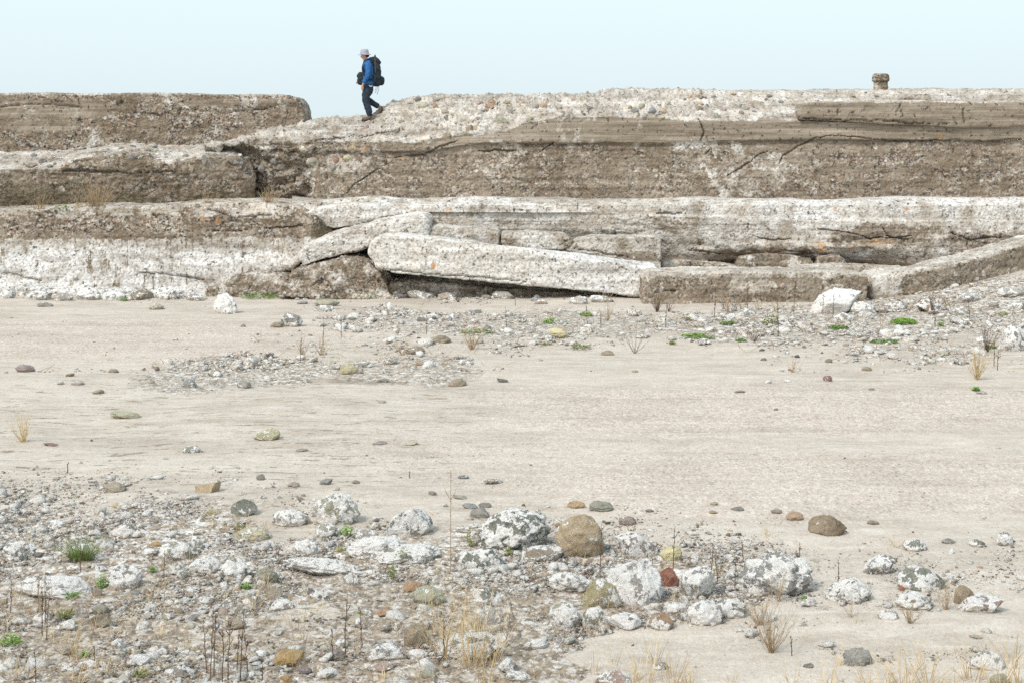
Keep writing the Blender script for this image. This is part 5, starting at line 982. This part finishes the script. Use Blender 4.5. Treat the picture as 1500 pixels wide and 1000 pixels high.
# clothes
jk = skin('jacket', [(.045, 0, .88, .165, .19), (.045, 0, .95, .175, .195), (.02, 0, 1.10, .165, .20), (.03, 0, 1.26, .15, .20), (.025, 0, 1.42, .150, .19), (-.02, 0, 1.50, .095, .12), (-.045, 0, 1.56, .078, .086),
          (.03, -.20, 1.44, .092), (.038, -.242, 1.30, .076), (.022, -.265, 1.14, .066), (-.05, -.254, 1.01, .056), (-.095, -.24, .94, .046), (.02, .20, 1.44, .092), (.0, .242, 1.30, .076), (-.03, .255, 1.14, .066), (-.125, .235, 1.06, .056), (-.185, .20, 1.03, .046)],
          ch(7)+[(4, 7)]+ch(5, 7)+[(4, 12)]+ch(5, 12), JK, person, 3); wrinkle(jk, .016, 8)
hood = skin('hood', [(-.01, 0, 1.55, .085, .10), (.05, 0, 1.525, .075, .11), (.085, 0, 1.48, .055, .09)], ch(3), JK, jk); wrinkle(hood, .015, 12)
skin('zip_trim', [(-.098, -.02, 1.50, .010), (-.085, -.055, 1.44, .011), (-.065, -.10, 1.38, .009)], ch(3), RD, jk, 1)
tr = skin('trousers', [(.045, 0, 1.0, .145, .165), (.04, 0, .86, .160, .175), (.0, -.10, .72, .122), (-.055, -.105, .56, .098), (.015, -.105, .34, .088), (.06, -.105, .18, .082), (.072, -.105, .085, .080),
          (-.02, .10, .72, .122), (-.09, .10, .60, .098), (.07, .10, .475, .085), (.22, .10, .39, .076), (.285, .10, .355, .07)], [(0, 1), (1, 2)]+ch(5, 2)+[(1, 7)]+ch(5, 7), TR, person, 3); wrinkle(tr, .018, 9)
def boot(name, pts, soles):
    b = skin(name, pts, ch(len(pts)), BT, person, 2); skin('sole', soles, ch(len(soles)), SO, b, 2); return b
boot('boot', [(.07, -.105, .15, .056, .05), (.065, -.105, .085, .060, .05), (.02, -.105, .062, .050, .050), (-.07, -.105, .045, .040, .052), (-.13, -.105, .035, .030, .045)], [(.095, -.105, .012, .018, .05), (.0, -.105, .010, .018, .05), (-.10, -.105, .008, .018, .055), (-.15, -.105, .012, .016, .04)])
boot('boot', [(.28, .10, .375, .050, .05), (.325, .10, .335, .060, .05), (.32, .10, .28, .050, .05), (.295, .10, .215, .040, .052), (.275, .10, .17, .030, .045)], [(.37, .10, .35, .05, .018), (.357, .10, .27, .05, .018), (.33, .10, .19, .052, .018), (.295, .10, .14, .04, .016)])
# straps over the jacket
for s_y in (-1, 1): skin('strap', [(.14, s_y*.15, 1.46, .02, .034), (.05, s_y*.15, 1.57, .02, .034), (-.06, s_y*.16, 1.50, .02, .034), (-.105, s_y*.185, 1.36, .02, .034), (-.10, s_y*.195, 1.20, .018, .030), (.02, s_y*.215, 1.06, .016, .028), (.14, s_y*.20, 1.02, .016, .028)], ch(7), PK, jk, 2)
# backpack and chest bag, carried by the walker
bp_ = bpy.data.objects.new('backpack', None); col.objects.link(bp_); bp_.location = (fx-.045, fy, fz); tag(bp_, 'bulky black backpack with dangling cords on the hiker\'s back', 'backpack')
pk = skin('pack_body', [(.225, 0, .86, .10, .15), (.245, 0, .97, .125, .18), (.24, 0, 1.12, .13, .185), (.23, 0, 1.27, .125, .18), (.21, 0, 1.40, .115, .17), (.20, 0, 1.47, .09, .14)], ch(6), PK, bp_, 3); wrinkle(pk, .035, 8)
lid = skin('lid', [(.12, 0, 1.50, .06, .14), (.20, 0, 1.515, .075, .15), (.29, 0, 1.47, .06, .13), (.315, 0, 1.40, .04, .10)], ch(4), PK, bp_, 3); wrinkle(lid, .02, 12)
pp = skin('side_pocket', [(.25, -.18, .97, .05, .04), (.25, -.185, 1.05, .055, .045), (.245, -.18, 1.17, .045, .035)], ch(3), PK, bp_, 2); wrinkle(pp, .02, 14)
skin('rear_pocket', [(.33, 0, .89, .045, .13), (.355, 0, 1.0, .05, .14), (.355, 0, 1.15, .05, .14), (.335, 0, 1.32, .045, .12)], ch(3), PK, bp_, 2)
skin('strap', [(.09, -.19, .90, .010, .014), (.14, -.21, .862, .008, .012), (.19, -.20, .885, .008, .012)], ch(3), WS, bp_, 1)
for (x0, z0, x1, z1) in ((.34, .88, .29, .66), (.31, .86, .24, .70), (.27, .85, .23, .76), (.12, .86, .10, .66)): skin('cord', [(x0, -.08, z0, .005), ((x0+x1)/2+.015, -.09, (z0+z1)/2, .005), (x1, -.09, z1, .006)], ch(3), PK, bp_, 1)
o = bpy.data.objects.new('walking_pole', None); col.objects.link(o); o.location = (fx, fy, fz); tag(o, 'folded dark walking pole standing upright on the side of the backpack', 'walking pole')
skin('pole_shaft', [(.218, -.235, 1.20, .018), (.213, -.235, 1.45, .018), (.210, -.235, 1.60, .018)], ch(3), PM, o, 2); skin('handle', [(.210, -.235, 1.58, .026), (.208, -.235, 1.67, .024)], ch(2), PM, o, 2); skin('tip', [(.208, -.235, 1.67, .012), (.206, -.235, 1.71, .010)], ch(2), WS, o, 1)
o = bpy.data.objects.new('chest_bag', None); col.objects.link(o); o.location = (fx+.04, fy, fz); tag(o, 'black camera bag hanging against the hiker\'s stomach', 'bag')
cbg = skin('bag_body', [(-.13, -.02, 1.20, .06, .13), (-.165, -.02, 1.09, .09, .14), (-.185, -.02, .98, .105, .14), (-.165, -.02, .90, .09, .12)], ch(4), PK, o, 3); wrinkle(cbg, .02, 12)
skin('flap', [(-.13, -.02, 1.20, .05, .125), (-.20, -.02, 1.13, .04, .13), (-.255, -.02, 1.04, .03, .12)], ch(3), PK, o, 2)
for s_y in (-1, 1): skin('strap', [(-.14, s_y*.09, 1.18, .010, .016), (-.12, s_y*.10, 1.30, .010, .016), (-.085, s_y*.10, 1.44, .010, .016)], ch(3), PK, o, 1)
